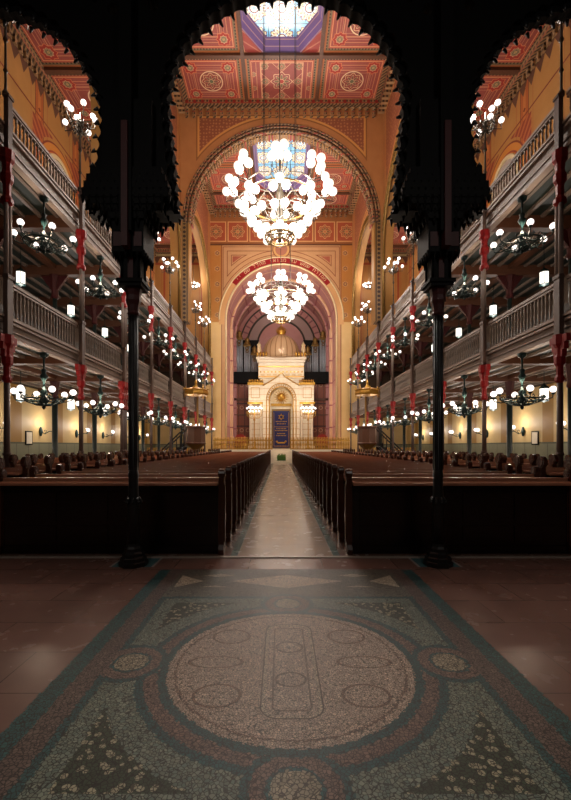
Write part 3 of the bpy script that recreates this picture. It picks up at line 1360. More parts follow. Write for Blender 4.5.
def make_screen_column(label):
    t = thing('screen_column', label, 'column', (0, 0, 0), 'black screen columns')
    m = MB()
    m.lathe([(0, 0), (.165, 0), (.165, .05), (.15, .06), (.15, .10), (.125, .115), (.125, .15), (.10, .17), (.10, .205), (.082, .23), (.075, .26), (0, .26)], n=8, smooth=False, rot0=PI / 8)
    m.build('base', 'black_iron', t)
    m = MB()
    m.lathe([(.07, .25), (.07, .72), (.06, .80), (.056, .90), (.056, 1.02), (.063, 1.06), (.054, 1.1), (.052, 2.93)], n=16)
    for i in range(12):
        a = 2 * PI * i / 12
        m.cyl((.052 * math.cos(a), .052 * math.sin(a), 1.12), (.050 * math.cos(a), .050 * math.sin(a), 2.92), .008, n=4)
    m.build('shaft', 'black_iron', t)
    m = MB()
    for i in range(8):
        a = 2 * PI * i / 8 + .2
        x, y = .085 * math.cos(a), .085 * math.sin(a)
        m.cyl((.06 * math.cos(a), .06 * math.sin(a), .80), (x, y, .75), .012, .02, 6)
        m.sphere((x, y, .745), .022, 8, 6)
    m.build('leaf_ring', 'black_iron', t)
    m = MB()
    m.lathe([(.055, 2.93), (.075, 2.95), (.062, 2.98), (.07, 3.05), (.088, 3.10), (.08, 3.16), (.10, 3.24)], n=8, smooth=False, rot0=PI / 8)
    m.build('capital', 'dark_red_paint', t)
    m = MB()
    m.box(-.13, .13, -.13, .13, 3.24, 3.28)
    m.box(-.15, .15, -.15, .15, 3.28, 3.32)
    m.box(-.10, .10, -.10, .10, 3.32, 3.6)
    for sx in (-1, 1):
        for sy in (-1, 1):
            m.cyl((sx * .10, sy * .10, 3.32), (sx * .10, sy * .10, 3.6), .018, n=6)
    m.build('abacus', 'black_wood', t)
    m = MB()
    m.box(-.18, .18, -.19, .19, 3.6, 4.5)
    m.box(-.28, .28, -.22, .22, 4.4, 5.3)
    m.box(-.07, .07, -.27, -.18, 3.8, 7.7)
    m.build('pier_block', 'black_wood', t)
    m = MB()
    m.box(-.035, .035, -.30, -.19, 3.62, 5.0)
    m.box(-.03, .03, -.107, -.099, 3.34, 3.58)
    m.box(-.16, -.07, -.197, -.19, 3.66, 3.82)
    m.box(.07, .16, -.197, -.19, 3.66, 3.82)
    m.build('red_inlay', 'dark_red_paint', t)
    # spiky pendants below the block
    m = MB()
    for i in range(6):
        u = -.165 + .066 * i
        for (x, y) in ((u, -.17), (u, .17), (-.17, u), (.17, u)):
            m.cyl((x, y, 3.62), (x, y, 3.53), .024, .004, 6)
    m.build('pendants', 'black_wood', t)
    # stalactite bracket spreading under the arches
    m = MB()
    tiers = [(.20, 3.96), (.28, 4.04), (.40, 4.11), (.48, 4.18), (.47, 4.26), (.44, 4.34), (.40, 4.42)]
    for (w, z) in tiers:
        m.box(-w, w, -.2 - w * .12, .2 + w * .12, z, z + .10)
        k = int(w * 2 / .075)
        for i in range(k + 1):
            x = -w + 2 * w * i / k
            for sy in (-1, 1):
                yy = sy * (.2 + w * .12 - .02)
                m.cyl((x, yy, z + .02), (x + random.uniform(-.01, .01), yy, z - random.uniform(.05, .10)), .03, .006, 6)
        for sx in (-1, 1):
            for yy in (-.12, 0, .12):
                m.cyl((sx * (w + .0), yy, z + .03), (sx * (w + .012), yy, z - .07), .032, .006, 6)
    m.build('stalactite_bracket', 'black_wood', t)
    return t


sc0 = make_screen_column('slender black iron column standing left of the central mosaic, red capital above')
sc0.location = (-1.79, SY, 0)
dup(sc0, (1.79, SY, 0), 'slender black iron column standing right of the central mosaic, red capital above')
dup(sc0, (-5.29, SY, 0), 'outer black screen column at the far left of the vestibule')
dup(sc0, (5.29, SY, 0), 'outer black screen column at the far right of the vestibule')


# ------------------------------------------------------------------ galleries
LEVELS = (('lower', 3.80, 4.20, 5.0), ('upper', 7.76, 8.30, 8.90))
Y0G, Y1G = 5.45, END - .02
for s, side in ((-1, 'left'), (1, 'right')):
    for lv, zf, zr, zt in LEVELS:
        g = thing('gallery', '%s gallery along the %s side, moulded grey front over dark joists' % (lv, side), 'gallery', (0, 0, 0))
        def bx(m, xa, xb, ya, yb, za, zb):
            a, c = sorted((s * xa, s * xb))
            m.box(a, c, ya, yb, za, zb)
        m = MB()
        bx(m, 6.12, AX, Y0G, Y1G, zr - .18, zr - .06)
        m.build('deck', 'deck_green', g)
        m = MB()
        h = zr - zf
        bx(m, 6.04, 6.12, Y0G, Y1G, zf, zr)
        m.build('front_board', 'fascia_grey', g)
        m = MB()
        bx(m, 5.99, 6.16, Y0G, Y1G, zf - .03, zf + .04)
        bx(m, 6.01, 6.04, Y0G, Y1G, zf + h * .30, zf + h * .36)
        bx(m, 5.96, 6.04, Y0G, Y1G, zr - .13, zr - .08)
        bx(m, 5.93, 6.14, Y0G, Y1G, zr - .05, zr)
        m.build('moulding', 'fascia_light', g)
        m = MB()
        for i in range(5):
            xa_ = (6.8, 7.55, 8.7, 9.45, 10.2)[i]
            bx(m, xa_, xa_ + .74, Y0G, Y1G, zr - .06, zr + .22 + i * .22)
            bx(m, xa_, xa_ + .04, Y0G, Y1G, zr + .22 + i * .22, zr + .62 + i * .2)
        tag(m.build('seating_tiers', 'rake_dark'), 'stepped dark seating tiers behind the %s %s balustrade' % (lv, side), 'seating')
        for k in range(0, 9):
            m = MB()
            bx(m, 6.12, AX, gy(k) - .13, gy(k) + .13, zf + .0, zr - .18)
            m.build('cross_beam', 'beam_brown', g)
        for x in (6.55, 7.05, 7.55, 8.02, 8.5, 9.0, 9.5, 10.0, 10.5):
            m = MB()
            w = .12 if x == 8.5 else .05
            bx(m, x - w, x + w, Y0G, Y1G, zr - .26 - (.06 if x == 8.5 else 0), zr - .18)
            m.build('joist', 'joist_light' if x != 8.5 else 'beam_brown', g)

# railing of one bay, local x along the rail (world Y), base at z=0
def make_railing(L, h, label):
    t = thing('gallery_railing', label, 'railing', (0, 0, 0), 'gallery railings')
    m = MB()
    m.box(-.055, .055, -L / 2, L / 2, h - .07, h)
    m.box(-.04, .04, -L / 2, L / 2, h - .13, h - .09)
    m.build('handrail', 'fascia_light', t)
    m = MB()
    m.box(-.045, .045, -L / 2, L / 2, 0, .05)
    m.build('bottom_rail', 'fascia_grey', t)
    nb = 22
    mm = MB()
    hh = h - .13
    mm.lathe([(.026, .05), (.026, .09), (.016, .11), (.028, .05 + hh * .28), (.03, .05 + hh * .36), (.017, .05 + hh * .5), (.02, .05 + hh * .62), (.03, .05 + hh * .7), (.026, hh - .08), (.016, hh - .05), (.034, hh - .01), (.034, hh)], n=7)
    b0 = mm.build('baluster', 'baluster_grey', t, (0, -L / 2 + L / nb * .5, 0))
    for i in range(1, nb):
        c = b0.copy()
        COL.objects.link(c)
        c.parent = t
        c.location = (0, -L / 2 + L / nb * (i + .5), 0)
    return t


L = 3.31 - .24
protos = {'lower': make_railing(L, .80, 'x'), 'upper': make_railing(L, .60, 'x')}
used = {'lower': False, 'upper': False}
for s, side in ((-1, 'left'), (1, 'right')):
    for lv, zf, zr, zt in LEVELS:
        for k in range(0, 8):
            lab = '%s %s gallery balustrade, %s bay seen from the entrance' % (lv, side, ORD[k])
            loc = (s * 6.03, (gy(k) + gy(k + 1)) / 2, zr)
            if not used[lv]:
                used[lv] = True
                protos[lv].location = loc
                protos[lv]['label'] = lab
            else:
                dup(protos[lv], loc, lab)
# nearest part bay, mostly outside the frame
dup(protos['lower'], (-6.03, gy(-.5), 4.2), 'lower left gallery balustrade nearest the entrance')
dup(protos['lower'], (6.03, gy(-.5), 4.2), 'lower right gallery balustrade nearest the entrance')
dup(protos['upper'], (-6.03, gy(-.5), 8.3), 'upper left gallery balustrade nearest the entrance')
dup(protos['upper'], (6.03, gy(-.5), 8.3), 'upper right gallery balustrade nearest the entrance')


# gallery columns
def make_gallery_column(label, main=False):
    t = thing('gallery_column', label, 'column', (0, 0, 0), 'gallery columns')
    m = MB()
    m.lathe([(0, 0), (.13, 0), (.13, .25), (.10, .30), (.085, .36), (0, .36)], n=8, smooth=False, rot0=PI / 8)
    m.build('base', 'column_brown', t)
    xs = ((0, 0),) if not main else ((0, 0), (.0, -.17), (.0, .17))
    m = MB()
    for (dx, dy) in xs:
        m.lathe([(.068, .3), (.06, 2.85)], (dx, dy, 0), n=10)
        m.lathe([(.085, 1.2), (.085, 1.26)], (dx, dy, 0), n=10)
    m.build('lower_shaft', 'column_brown', t)
    m = MB()
    for (dx, dy) in xs:
        m.lathe([(.06, 2.75), (.10, 2.80), (.10, 2.86), (.07, 2.92), (.07, 3.1), (.115, 3.16), (.115, 3.3), (.08, 3.36), (.09, 3.5), (.14, 3.58), (.14, 3.78)], (dx, dy, 0), n=8, smooth=False, rot0=PI / 8)
    for q in (-1, 1):
        m.prism([(q * .08, 3.76), (q * .08, 3.3), (q * .14, 3.3), (q * .14, 3.45), (q * .2, 3.45), (q * .2, 3.6), (q * .27, 3.6), (q * .27, 3.76)], -.05, .05, 'x')
    m.build('lower_capital', 'red_paint', t)
    m = MB()
    m.box(-.075, .025, -.09, .09, 3.78, 5.06)
    m.box(-.095, .025, -.11, .11, 4.98, 5.06)
    m.build('lower_newel', 'column_brown', t)
    m = MB()
    for (dx, dy) in (((0, -.055), (0, .055)) if not main else ((0, -.17), (0, 0), (0, .17))):
        m.lathe([(.05, 5.06), (.046, 6.7)], (dx - .02, dy, 0), n=10)
    m.build('upper_shaft', 'column_grey', t)
    m = MB()
    m.lathe([(.07, 6.55), (.13, 6.6), (.13, 6.68), (.08, 6.76), (.08, 7.0), (.13, 7.08), (.13, 7.2), (.09, 7.28), (.10, 7.45), (.15, 7.52), (.15, 7.72)], n=8, smooth=False, rot0=PI / 8)
    m.build('upper_capital', 'red_paint', t)
    m = MB()
    m.box(-.075, .025, -.07, .07, 7.72, 8.90)
    m.box(-.10, .03, -.09, .09, 8.84, 8.90)
    m.build('upper_newel', 'column_brown', t)
    return t


pc, pm = make_gallery_column('x'), make_gallery_column('x', True)
uc = um = False
for s, side in ((-1, 'left'), (1, 'right')):
    for k in range(0, 9):
        main = k in (2, 5)
        lab = '%s red-capped gallery column %s from the entrance on the %s side' % ('clustered' if main else 'slender', ORD[k], side)
        src = pm if main else pc
        loc = (s * 5.93, gy(k), 0)
        rz = 0 if s > 0 else PI
        if main and not um or (not main and not uc):
            if main:
                um = True
            else:
                uc = True
            src.location = loc
            src.rotation_euler = (0, 0, rz)
            src['label'] = lab
        else:
            dup(src, loc, lab, rz)


def make_inner_column():
    t = thing('inner_column', 'x', 'column', (0, 0, 0), 'columns under the middle of the galleries')
    m = MB()
    m.lathe([(0, 0), (.14, 0), (.14, .3), (.10, .36), (.10, 3.1)], n=10)
    m.lathe([(.08, 4.2), (.075, 7.1)], n=10)
    m.build('shaft', 'dark_green_paint', t)
    m = MB()
    m.lathe([(.10, 3.1), (.14, 3.15), (.12, 3.25), (.13, 3.5), (.18, 3.8)], n=8, smooth=False)
    m.build('lower_capital', 'dark_red_paint', t)
    m = MB()
    m.lathe([(.10, 6.9), (.14, 6.95), (.12, 7.05), (.13, 7.3), (.2, 7.76)], n=8, smooth=False)
    m.prism([(-.1, 7.2), (.1, 7.2), (.5, 7.74), (-.5, 7.74)], -.06, .06, 'y')
    m.build('upper_capital', 'dark_red_paint', t)
    return t


ic = make_inner_column()
first = True
for s, side in ((-1, 'left'), (1, 'right')):
    for k in range(1, 9):
        lab = 'dark inner column under the middle of the %s gallery, %s from the entrance' % (side, ORD[k - 1])
        if first:
            ic.location = (s * 8.5, gy(k), 0)
            ic['label'] = lab
            first = False
        else:
            dup(ic, (s * 8.5, gy(k), 0), lab)


# ------------------------------------------------------------------ great chandeliers
def make_great(label, loc, zceil):
    t = thing('chandelier', label, 'chandelier', loc, 'great nave chandeliers')
    gm = MB()
    gm.sphere((0, 0, 0), .185, 18, 12)
    g0 = gm.build('globe', 'globe_glass', t)
    spots = []
    arms = MB()
    for i in range(8):
        a = 2 * PI * i / 8
        ca, sa = math.cos(a), math.sin(a)
        def P(r, z, off=0):
            return (r * ca - off * sa, r * sa + off * ca, z)
        # outer tier spray of five
        for (r, z, off) in ((2.42, 2.18, 0), (2.12, 2.32, .30), (2.12, 2.32, -.30), (2.28, 2.66, .17), (2.05, 2.75, -.17)):
            spots.append(P(r, z, off))
            arms.tube([P(1.6, 1.75), P(1.9, 1.85, off * .6), P(r, z - .45, off), P(r, z - .2, off)], .022, 5)
        # second tier of three
        for (r, z, off) in ((1.86, 1.62, 0), (1.70, 1.42, .26), (1.66, 1.40, -.26)):
            spots.append(P(r, z, off))
            arms.tube([P(1.0, 1.2), P(1.4, 1.0, off * .7), P(r, z - .35, off), P(r, z - .2, off)], .02, 5)
        # third tier of two
        for (r, z, off) in ((1.30, .92, .22), (1.30, .88, -.22)):
            spots.append(P(r, z, off))
            arms.tube([P(.55, .65), P(1.0, .55, off * .7), P(r, z - .2, off)], .02, 5)
        spots.append(P(.84, .24))
        arms.tube([P(.4, .15), P(.65, .0), P(.84, .06)], .02, 5)
        # long scrolls
        arms.tube([P(.12, 2.5), P(.7, 2.75), P(1.3, 2.45), P(1.9, 1.9), P(1.4, 1.7), P(.7, 1.9), P(.15, 1.6)], .03, 5)
        arms.tube([P(.12, 1.3), P(.7, 1.5), P(1.15, 1.2), P(.8, .8), P(.3, .6), P(.5, .2), P(.62, .3)], .028, 5)
    g0.location = spots[0]
    for q in spots[1:]:
        c = g0.copy()
        COL.objects.link(c)
        c.parent = t
        c.location = q
    arms.build('scrolled_arms', 'bronze_iron', t)
    m = MB()
    m.lathe([(0, -.15), (.10, -.1), (.06, .1), (.16, .4), (.10, .7), (.22, 1.1), (.10, 1.5), (.2, 2.0), (.08, 2.4), (.16, 2.7), (.05, 3.0), (.03, 3.6)], n=12)
    m.build('stem', 'bronze_iron', t)
    m = MB()
    m.torus((0, 0, .12), .66, .04)
    m.torus((0, 0, -.02), .60, .03)
    m.torus((0, 0, 1.75), 1.6, .035, n=32)
    m.torus((0, 0, -.12), .42, .03)
    for i in range(20):
        a = 2 * PI * i / 20
        m.cyl((.66 * math.cos(a), .66 * math.sin(a), .12), (.42 * math.cos(a), .42 * math.sin(a), -.12), .022, n=5)
        m.sphere((.66 * math.cos(a), .66 * math.sin(a), .12), .05, 6, 4)
    m.build('basket', 'old_gold', t)
    m = MB()
    for i in range(4):
        a = PI / 4 + PI / 2 * i
        m.cyl((1.0 * math.cos(a), 1.0 * math.sin(a), 2.4), (1.0 * math.cos(a), 1.0 * math.sin(a), zceil - loc[2]), .014, n=5)
    m.cyl((0, 0, 3.5), (0, 0, zceil - loc[2]), .02, n=5)
    m.build('hanging_chains', 'chain_dark', t)
    lamp(t, (0, 0, 1.3), BIG_LAMP_W * .5, .8)
    for a in (45, 135, 225, 315):
        lamp(t, (1.5 * math.cos(math.radians(a)), 1.5 * math.sin(math.radians(a)), 2.1), BIG_LAMP_W * .125, .3)
    return t


make_great('nearer great chandelier of many white globes hanging from the stained glass skylight', (-.1, 18.8, 10.75), NZ + .55)
make_great('farther great chandelier of white globes hanging before the chancel arch', (-.05, 30.9, 10.75), NZ + .55)


# ------------------------------------------------------------------ gallery chandeliers
def globe_mesh(r=.085, mat='small_globe_glass'):
    m = MB()
    m.sphere((0, 0, 0), r, 12, 8)
    return m


def make_gallery_lamp(label):
    t = thing('gallery_chandelier', label, 'chandelier', (0, 0, 0), 'gallery chandeliers')
    m = MB()          # z=0 at the dish, hook at z = 1.2
    m.lathe([(0, 1.22), (.12, 1.2), (.10, 1.12), (.03, 1.08), (.022, .82), (.07, .78), (.05, .70), (.10, .62), (.05, .52), (.022, .46), (.03, .30), (.10, .22), (.06, .10), (.12, 0), (.08, -.08), (.03, -.13), (.05, -.18), (0, -.23)], n=10)
    m.build('stem', 'green_iron', t)
    m = MB()
    m.torus((0, 0, .03), .46, .018)
    m.torus((0, 0, -.05), .33, .014)
    m.torus((0, 0, -.11), .18, .014)
    for i in range(16):
        a = 2 * PI * i / 16
        ca, sa = math.cos(a), math.sin(a)
        m.tube([(.46 * ca, .46 * sa, .05), (.38 * ca, .38 * sa, -.04), (.2 * ca, .2 * sa, -.10), (.05 * ca, .05 * sa, -.13)], .011, 4)
        m.tube([(.46 * ca, .46 * sa, .03), (.52 * ca, .52 * sa, .07), (.48 * ca, .48 * sa, .12), (.43 * ca, .43 * sa, .08)], .012, 4)
    m.build('scroll_basket', 'green_iron', t)
    g0 = None
    for i in range(6):
        a = 2 * PI * i / 6 + .25
        ca, sa = math.cos(a), math.sin(a)
        m = MB()
        m.tube([(.08 * ca, .08 * sa, .16), (.3 * ca, .3 * sa, .02), (.5 * ca, .5 * sa, -.02), (.66 * ca, .66 * sa, .03), (.68 * ca, .68 * sa, .12)], .014, 5)
        m.lathe([(.02, .10), (.05, .13), (.05, .15)], (.68 * ca, .68 * sa, 0), 8)
        arm = m.build('arm', 'green_iron', t)
        if g0 is None:
            g0 = globe_mesh(.08).build('globe', 'small_globe_glass', arm, (.68 * ca, .68 * sa, .23))
        else:
            c = g0.copy()
            COL.objects.link(c)
            c.parent = arm
            c.location = (.68 * ca, .68 * sa, .23)
    lamp(t, (0, 0, .38), GALLERY_LAMP_W, .12, col=(1.0, .76, .55))
    return t


gl = make_gallery_lamp('x')
first = True
for s, side in ((-1, 'left'), (1, 'right')):
    for lv, z in (('upper', 6.51), ('lower', 2.55)):
        for k in range(0, 8):
            lab = 'green iron globe chandelier hung under the %s %s gallery, %s bay from the entrance' % (lv, side, ORD[k])
            loc = (s * 6.08, gy(k) + 1.655, z)
            if first:
                gl.location = loc
                gl['label'] = lab
                first = False
            else:
                dup(gl, loc, lab, rz=k * .35)


# candelabra on the upper newels
def make_candelabrum():
    t = thing('candelabrum', 'x', 'lamp', (0, 0, 0), 'tall candelabra on the upper gallery rail')
    m = MB()
    m.lathe([(0, 0), (.065, 0), (.065, .08), (.03, .14), (.026, .5), (.05, .54), (.03, .6), (.022, 1.15), (.055, 1.2), (.03, 1.28), (.02, 1.7), (.06, 1.78), (.04, 1.95), (.09, 2.02), (.03, 2.12), (.015, 2.3), (0, 2.32)], n=8)
    m.build('pole', 'bronze_iron', t)
    m = MB()
    m.torus((0, 0, 1.88), .25, .014, n=16)
    for i in range(10):
        a = 2 * PI * i / 10
        m.tube([(.05 * math.cos(a), .05 * math.sin(a), 1.75), (.16 * math.cos(a), .16 * math.sin(a), 1.72), (.27 * math.cos(a), .27 * math.sin(a), 1.9), (.22 * math.cos(a), .22 * math.sin(a), 1.98)], .014, 4)
    m.build('scroll_basket', 'bronze_iron', t)
    g0 = None
    for i in range(8):
        a = 2 * PI * i / 8 + .2
        r = .46 if i % 2 else .36
        z = 2.06 if i % 2 else 2.38
        ca, sa = math.cos(a), math.sin(a)
        m = MB()
        m.tube([(.04 * ca, .04 * sa, 1.9), (r * .5 * ca, r * .5 * sa, 1.82), (r * ca, r * sa, z - .26), (r * ca, r * sa, z - .08)], .013, 5)
        arm = m.build('arm', 'bronze_iron', t)
        if g0 is None:
            g0 = globe_mesh(.08).build('globe', 'small_globe_glass', arm, (r * ca, r * sa, z))
        else:
            c = g0.copy()
            COL.objects.link(c)
            c.parent = arm
            c.location = (r * ca, r * sa, z)
    lamp(t, (0, 0, 2.5), CANDELABRUM_W, .15)
    return t


cn = make_candelabrum()
first = True
for s, side in ((-1, 'left'), (1, 'right')):
    for j, k in enumerate((0, 1, 3, 4, 6, 7)):
        lab = 'tall candelabrum of eight globes on the upper %s gallery rail, %s from the entrance' % (side, ORD[j])
        loc = (s * 5.96, gy(k), 8.90)
        z = loc
        if first:
            cn.location = loc
            cn['label'] = lab
            first = False
        else:
            dup(cn, loc, lab, rz=.5 * k)


# hexagonal lanterns deeper under the galleries
def make_lantern(hang):
    t = thing('lantern', 'x', 'lantern', (0, 0, 0), 'white hexagonal lanterns under the galleries')
    m = MB()
    m.lathe([(.15, -.19), (.15, .19)], n=6, smooth=False)
    m.build('glass', 'lantern_glass', t)
    m = MB()
    for i in range(6):
        a = 2 * PI * i / 6
        m.cyl((.155 * math.cos(a), .155 * math.sin(a), -.21), (.155 * math.cos(a), .155 * math.sin(a), .21), .010, n=4)
    m.lathe([(.17, .19), (.17, .22), (.08, .30), (.03, .34), (.012, .40), (.012, hang)], n=6, smooth=False)
    m.lathe([(0, -.28), (.04, -.25), (.16, -.21), (.16, -.19)], n=6, smooth=False)
    m.build('frame', 'green_iron', t)
    lamp(t, (0, 0, -.45), LANTERN_W, .14)
    return t


for s, side in ((-1, 'left'), (1, 'right')):
    for lv, z in (('upper', 7.0), ('lower', 3.12)):
        la = make_lantern(8.12 - 7.0 if lv == 'upper' else 4.02 - 3.12)
        first = True
        for k in range(1, 5):
            lab = 'white hexagonal lantern deep under the %s %s gallery, %s from the entrance' % (lv, side, ORD[k - 1])
            loc = (s * 8.74, gy(k) + 1.655, z)
            if first:
                la.location = loc
                la['label'] = lab
                first = False
            else:
                dup(la, loc, lab)


# wall sconces on the ground floor
def make_sconce():
    t = thing('wall_sconce', 'x', 'sconce', (0, 0, 0), 'sconces on the outer ground floor walls')
    m = MB()          # arm reaches towards +x
    m.lathe([(0, -.22), (.05, -.18), (.09, 0), (.05, .18), (0, .24)], (0.06, 0, 0), n=8)
    m.build('back_plate', 'green_iron', t)
    m = MB()
    m.tube([(.06, 0, 0), (.25, 0, -.10), (.45, 0, .02), (.60, 0, .02), (.66, 0, .12)], .022, 6)
    m.tube([(.25, 0, -.08), (.33, 0, .05), (.25, 0, .08), (.22, 0, .02)], .015, 5)
    m.tube([(.5, 0, .02), (.56, .14, .0), (.60, .16, .1)], .015, 5)
    m.build('arm', 'green_iron', t)
    globe_mesh(.09).build('globe', 'small_globe_glass', t, (.66, 0, .21))
    globe_mesh(.09).build('globe', 'small_globe_glass', t, (.60, .17, .19))
    lamp(t, (.5, 0, .42), SCONCE_W, .12)
    return t


ws = make_sconce()
first = True
for s, side in ((-1, 'left'), (1, 'right')):
    for k in range(1, 8):
        lab = 'iron arm sconce with two globes on the ground floor %s wall, %s from the entrance' % (side, ORD[k - 1])
        loc = (s * AX, gy(k), 2.05)
        rz = 0 if s < 0 else PI
        if first:
            ws.location = loc
            ws['label'] = lab
            first = False
        else:
            dup(ws, loc, lab, rz=rz)

# framed notices on the side wall
for s, side in ((-1, 'left'), (1, 'right')):
    t = thing('framed_notice', 'small framed white notice on the ground floor wall, %s side' % side, 'notice', (s * (AX - .02), 18.0, 1.75))
    m = MB()
    m.box(-.02, .02, -.24, .24, -.3, .3)
    m.build('frame', 'black_wood', t)
    m = MB()
    m.box(-.026, .026, -.19, .19, -.25, .25)
    m.build('sheet', 'white_stone', t)

# ring chandeliers hanging at the far end of the aisles
for s, side in ((-1, 'left'), (1, 'right')):
    t = thing('ring_chandelier', 'small ring chandelier hanging high at the far end of the %s aisle' % side, 'chandelier', (s * 7.25, 34.3, 14.6), 'high ring chandeliers')
    m = MB()
    m.torus((0, 0, 0), .42, .03)
    m.torus((0, 0, -.2), .2, .02)
    for i in range(10):
        a = 2 * PI * i / 10
        m.cyl((.42 * math.cos(a), .42 * math.sin(a), 0), (.2 * math.cos(a), .2 * math.sin(a), -.2), .012, n=4)
    m.cyl((0, 0, -.2), (0, 0, AZ - 14.6), .015, n=5)
    m.build('frame', 'bronze_iron', t)
    g0 = None
    for i in range(10):
        a = 2 * PI * i / 10
        if g0 is None:
            g0 = globe_mesh(.1).build('globe', 'small_globe_glass', t, (.45 * math.cos(a), .45 * math.sin(a), .12))
        else:
            c = g0.copy()
            COL.objects.link(c)
            c.parent = t
            c.location = (.45 * math.cos(a), .45 * math.sin(a), .12)
    lamp(t, (0, 0, .4), CANDELABRUM_W, .2)


# ------------------------------------------------------------------ pews
def end_profile(h, hr=.066):
    pts = [(-.10, 0), (.12, 0), (.12, .05), (.06, .09), (.05, .30), (.12, .40), (.15, .46), (.13, .52), (.055, .58), (.05, h - hr * 1.8)]
    for i in range(9):
        t = -PI * .1 + PI * 1.2 * i / 8
        pts.append((.0 + hr * math.cos(t), h - hr + hr * math.sin(t)))
    pts += [(-.05, h - hr * 1.8), (-.055, .5), (-.06, .12), (-.10, .06)]
    return pts


def make_pew(x0, x1, label, h=1.10, grp='pews'):
    t = thing('pew', label, 'pew', (0, 0, 0), grp)
    m = MB()
    m.box(x0 + .04, x1 - .04, -.025, .015, .08, .90)
    n = 4
    for i in range(n):
        a = x0 + .1 + (x1 - x0 - .2) * i / n
        c = x0 + .1 + (x1 - x0 - .2) * (i + 1) / n
        m.box(a + .04, c - .04, -.04, -.025, .16, .36)
        m.box(a + .04, c - .04, -.04, -.025, .42, .80)
    m.box(x0 + .04, x1 - .04, -.05, .015, .0, .10)
    m.build('back_panel', 'pew_dark', t)
    m = MB()
    m.prism([(-.16, .895), (.16, .945), (.16, .975), (-.16, .925)], x0 + .04, x1 - .04, 'x')
    m.box(x0 + .04, x1 - .04, -.03, .0, .93, .985)
    m.build('book_ledge', 'pew_top', t)
    m = MB()
    m.box(x0 + .04, x1 - .04, .015, .40, .42, .455)
    m.box(x0 + .04, x1 - .04, .30, .33, .02, .42)
    m.build('seat', 'pew_top', t)
    for xe in (x0, x1):
        s = 1 if xe == x1 else -1
        m = MB()
        m.prism(end_profile(h, .066 if h < 1.12 else .11), xe - .035, xe + .035, 'x')
        prof = end_profile(h - .04)
        hr = .066 if h < 1.12 else .11
        m.cyl((xe - .045, 0, h - hr), (xe + .045, 0, h - hr), hr * .7, n=12)
        m.box(xe - .045, xe + .045, -.03, .03, .15, h - .2)
        m.build('end_panel', 'pew_end', t)
    return t


SP = .72
cnt = 36
for s, side in ((-1, 'left'), (1, 'right')):
    x0, x1 = sorted((s * .83, s * 3.72))
    p0 = make_pew(x0, x1, 'x', 1.10, 'main block pews beside the aisle')
    for i in range(cnt):
        lab = 'dark wooden pew %s of the central aisle, %s row from the vestibule' % (side, ordn(i))
        loc = (0, 5.44 + SP * i, 0)
        if i == 0:
            p0.location = loc
            p0['label'] = lab
        else:
            dup(p0, loc, lab)
    x0, x1 = sorted((s * 4.55, s * 5.70))
    p1 = make_pew(x0, x1, 'x', 1.22, 'short side pews before the columns')
    first = True
    j = 0
    for i in range(34):
        y = 6.6 + SP * i
        if 22.8 < y < 25.4:
            continue
        lab = 'short dark pew before the %s gallery columns, %s row from the vestibule' % (side, ordn(j))
        j += 1
        if first:
            p1.location = (0, y, 0)
            p1['label'] = lab
            first = False
        else:
            dup(p1, (0, y, 0), lab)
    x0, x1 = sorted((s * 6.35, s * 8.2))
    p2 = make_pew(x0, x1, 'x', 1.15, 'pews under the galleries')
    j = -1
    for i in range(26):
        if 22.8 < 7.6 + SP * i < 25.4:
            continue
        j += 1
        lab = 'dark pew under the %s gallery, %s row from the vestibule' % (side, ordn(j))
        if i == 0:
            p2.location = (0, 7.6, 0)
            p2['label'] = lab
        else:
            dup(p2, (0, 7.6 + SP * i, 0), lab)

# ------------------------------------------------------------------ platform, railings, steps
PZ = 1.12
pl = thing('platform', 'raised white stone platform under the ark at the end of the aisle', 'platform', (0, 0, 0))
m = MB()
m.box(-5.6, 5.6, 33.4, END - .01, 0.0, PZ)
m.box(-4.8, 4.8, END - .01, 45.0, 0.0, PZ)
m.build('podium', 'white_stone', pl)
m = MB()
for i in range(5):
    m.box(-.62, .62, 33.4 - .28 * (5 - i), 33.4, 0, PZ * (i + 1) / 6)
m.build('steps', 'white_stone', pl)
for s, side in ((-1, 'left'), (1, 'right')):
    t = thing('altar_railing', 'low gilt picket railing on the platform edge, %s of the steps' % side, 'railing', (0, 33.5, PZ), 'platform railings')
    x0, x1 = sorted((s * .7, s * 5.5))
    m = MB()
    m.box(x0, x1, -.04, .04, .0, .06)
    m.box(x0, x1, -.04, .04, .70, .77)
    m.build('rail', 'gilt', t)
    mm = MB()
    mm.lathe([(.05, .06), (.05, .16), (.03, .2), (.062, .4), (.03, .6), (.05, .7)], n=6)
    mm.lathe([(.05, .77), (.055, .82), (.02, .86), (.05, .92), (0, 1.02)], n=6)
    p = mm.build('picket', 'gilt', t, (x0 + .08, 0, 0))
    nn = 36
    for i in range(1, nn + 1):
        c = p.copy()
        COL.objects.link(c)
        c.parent = t
        c.location = (x0 + .08 + (x1 - x0 - .16) * i / nn, 0, 0)
    # fence before the side aisle ends
    t2 = thing('altar_railing', 'low gilt picket railing closing the far end of the %s aisle' % side, 'railing', (0, 33.6, .3), 'aisle end railings')
    x0, x1 = sorted((s * 6.3, s * 10.9))
    m = MB()
    m.box(x0, x1, -.04, .04, -.3, .06)
    m.box(x0, x1, -.04, .04, .70, .77)
    m.build('rail', 'gilt', t2)
    for i in range(0, nn + 1):
        c = p.copy()
        COL.objects.link(c)
        c.parent = t2
        c.location = (x0 + .08 + (x1 - x0 - .16) * i / nn, 0, 0)
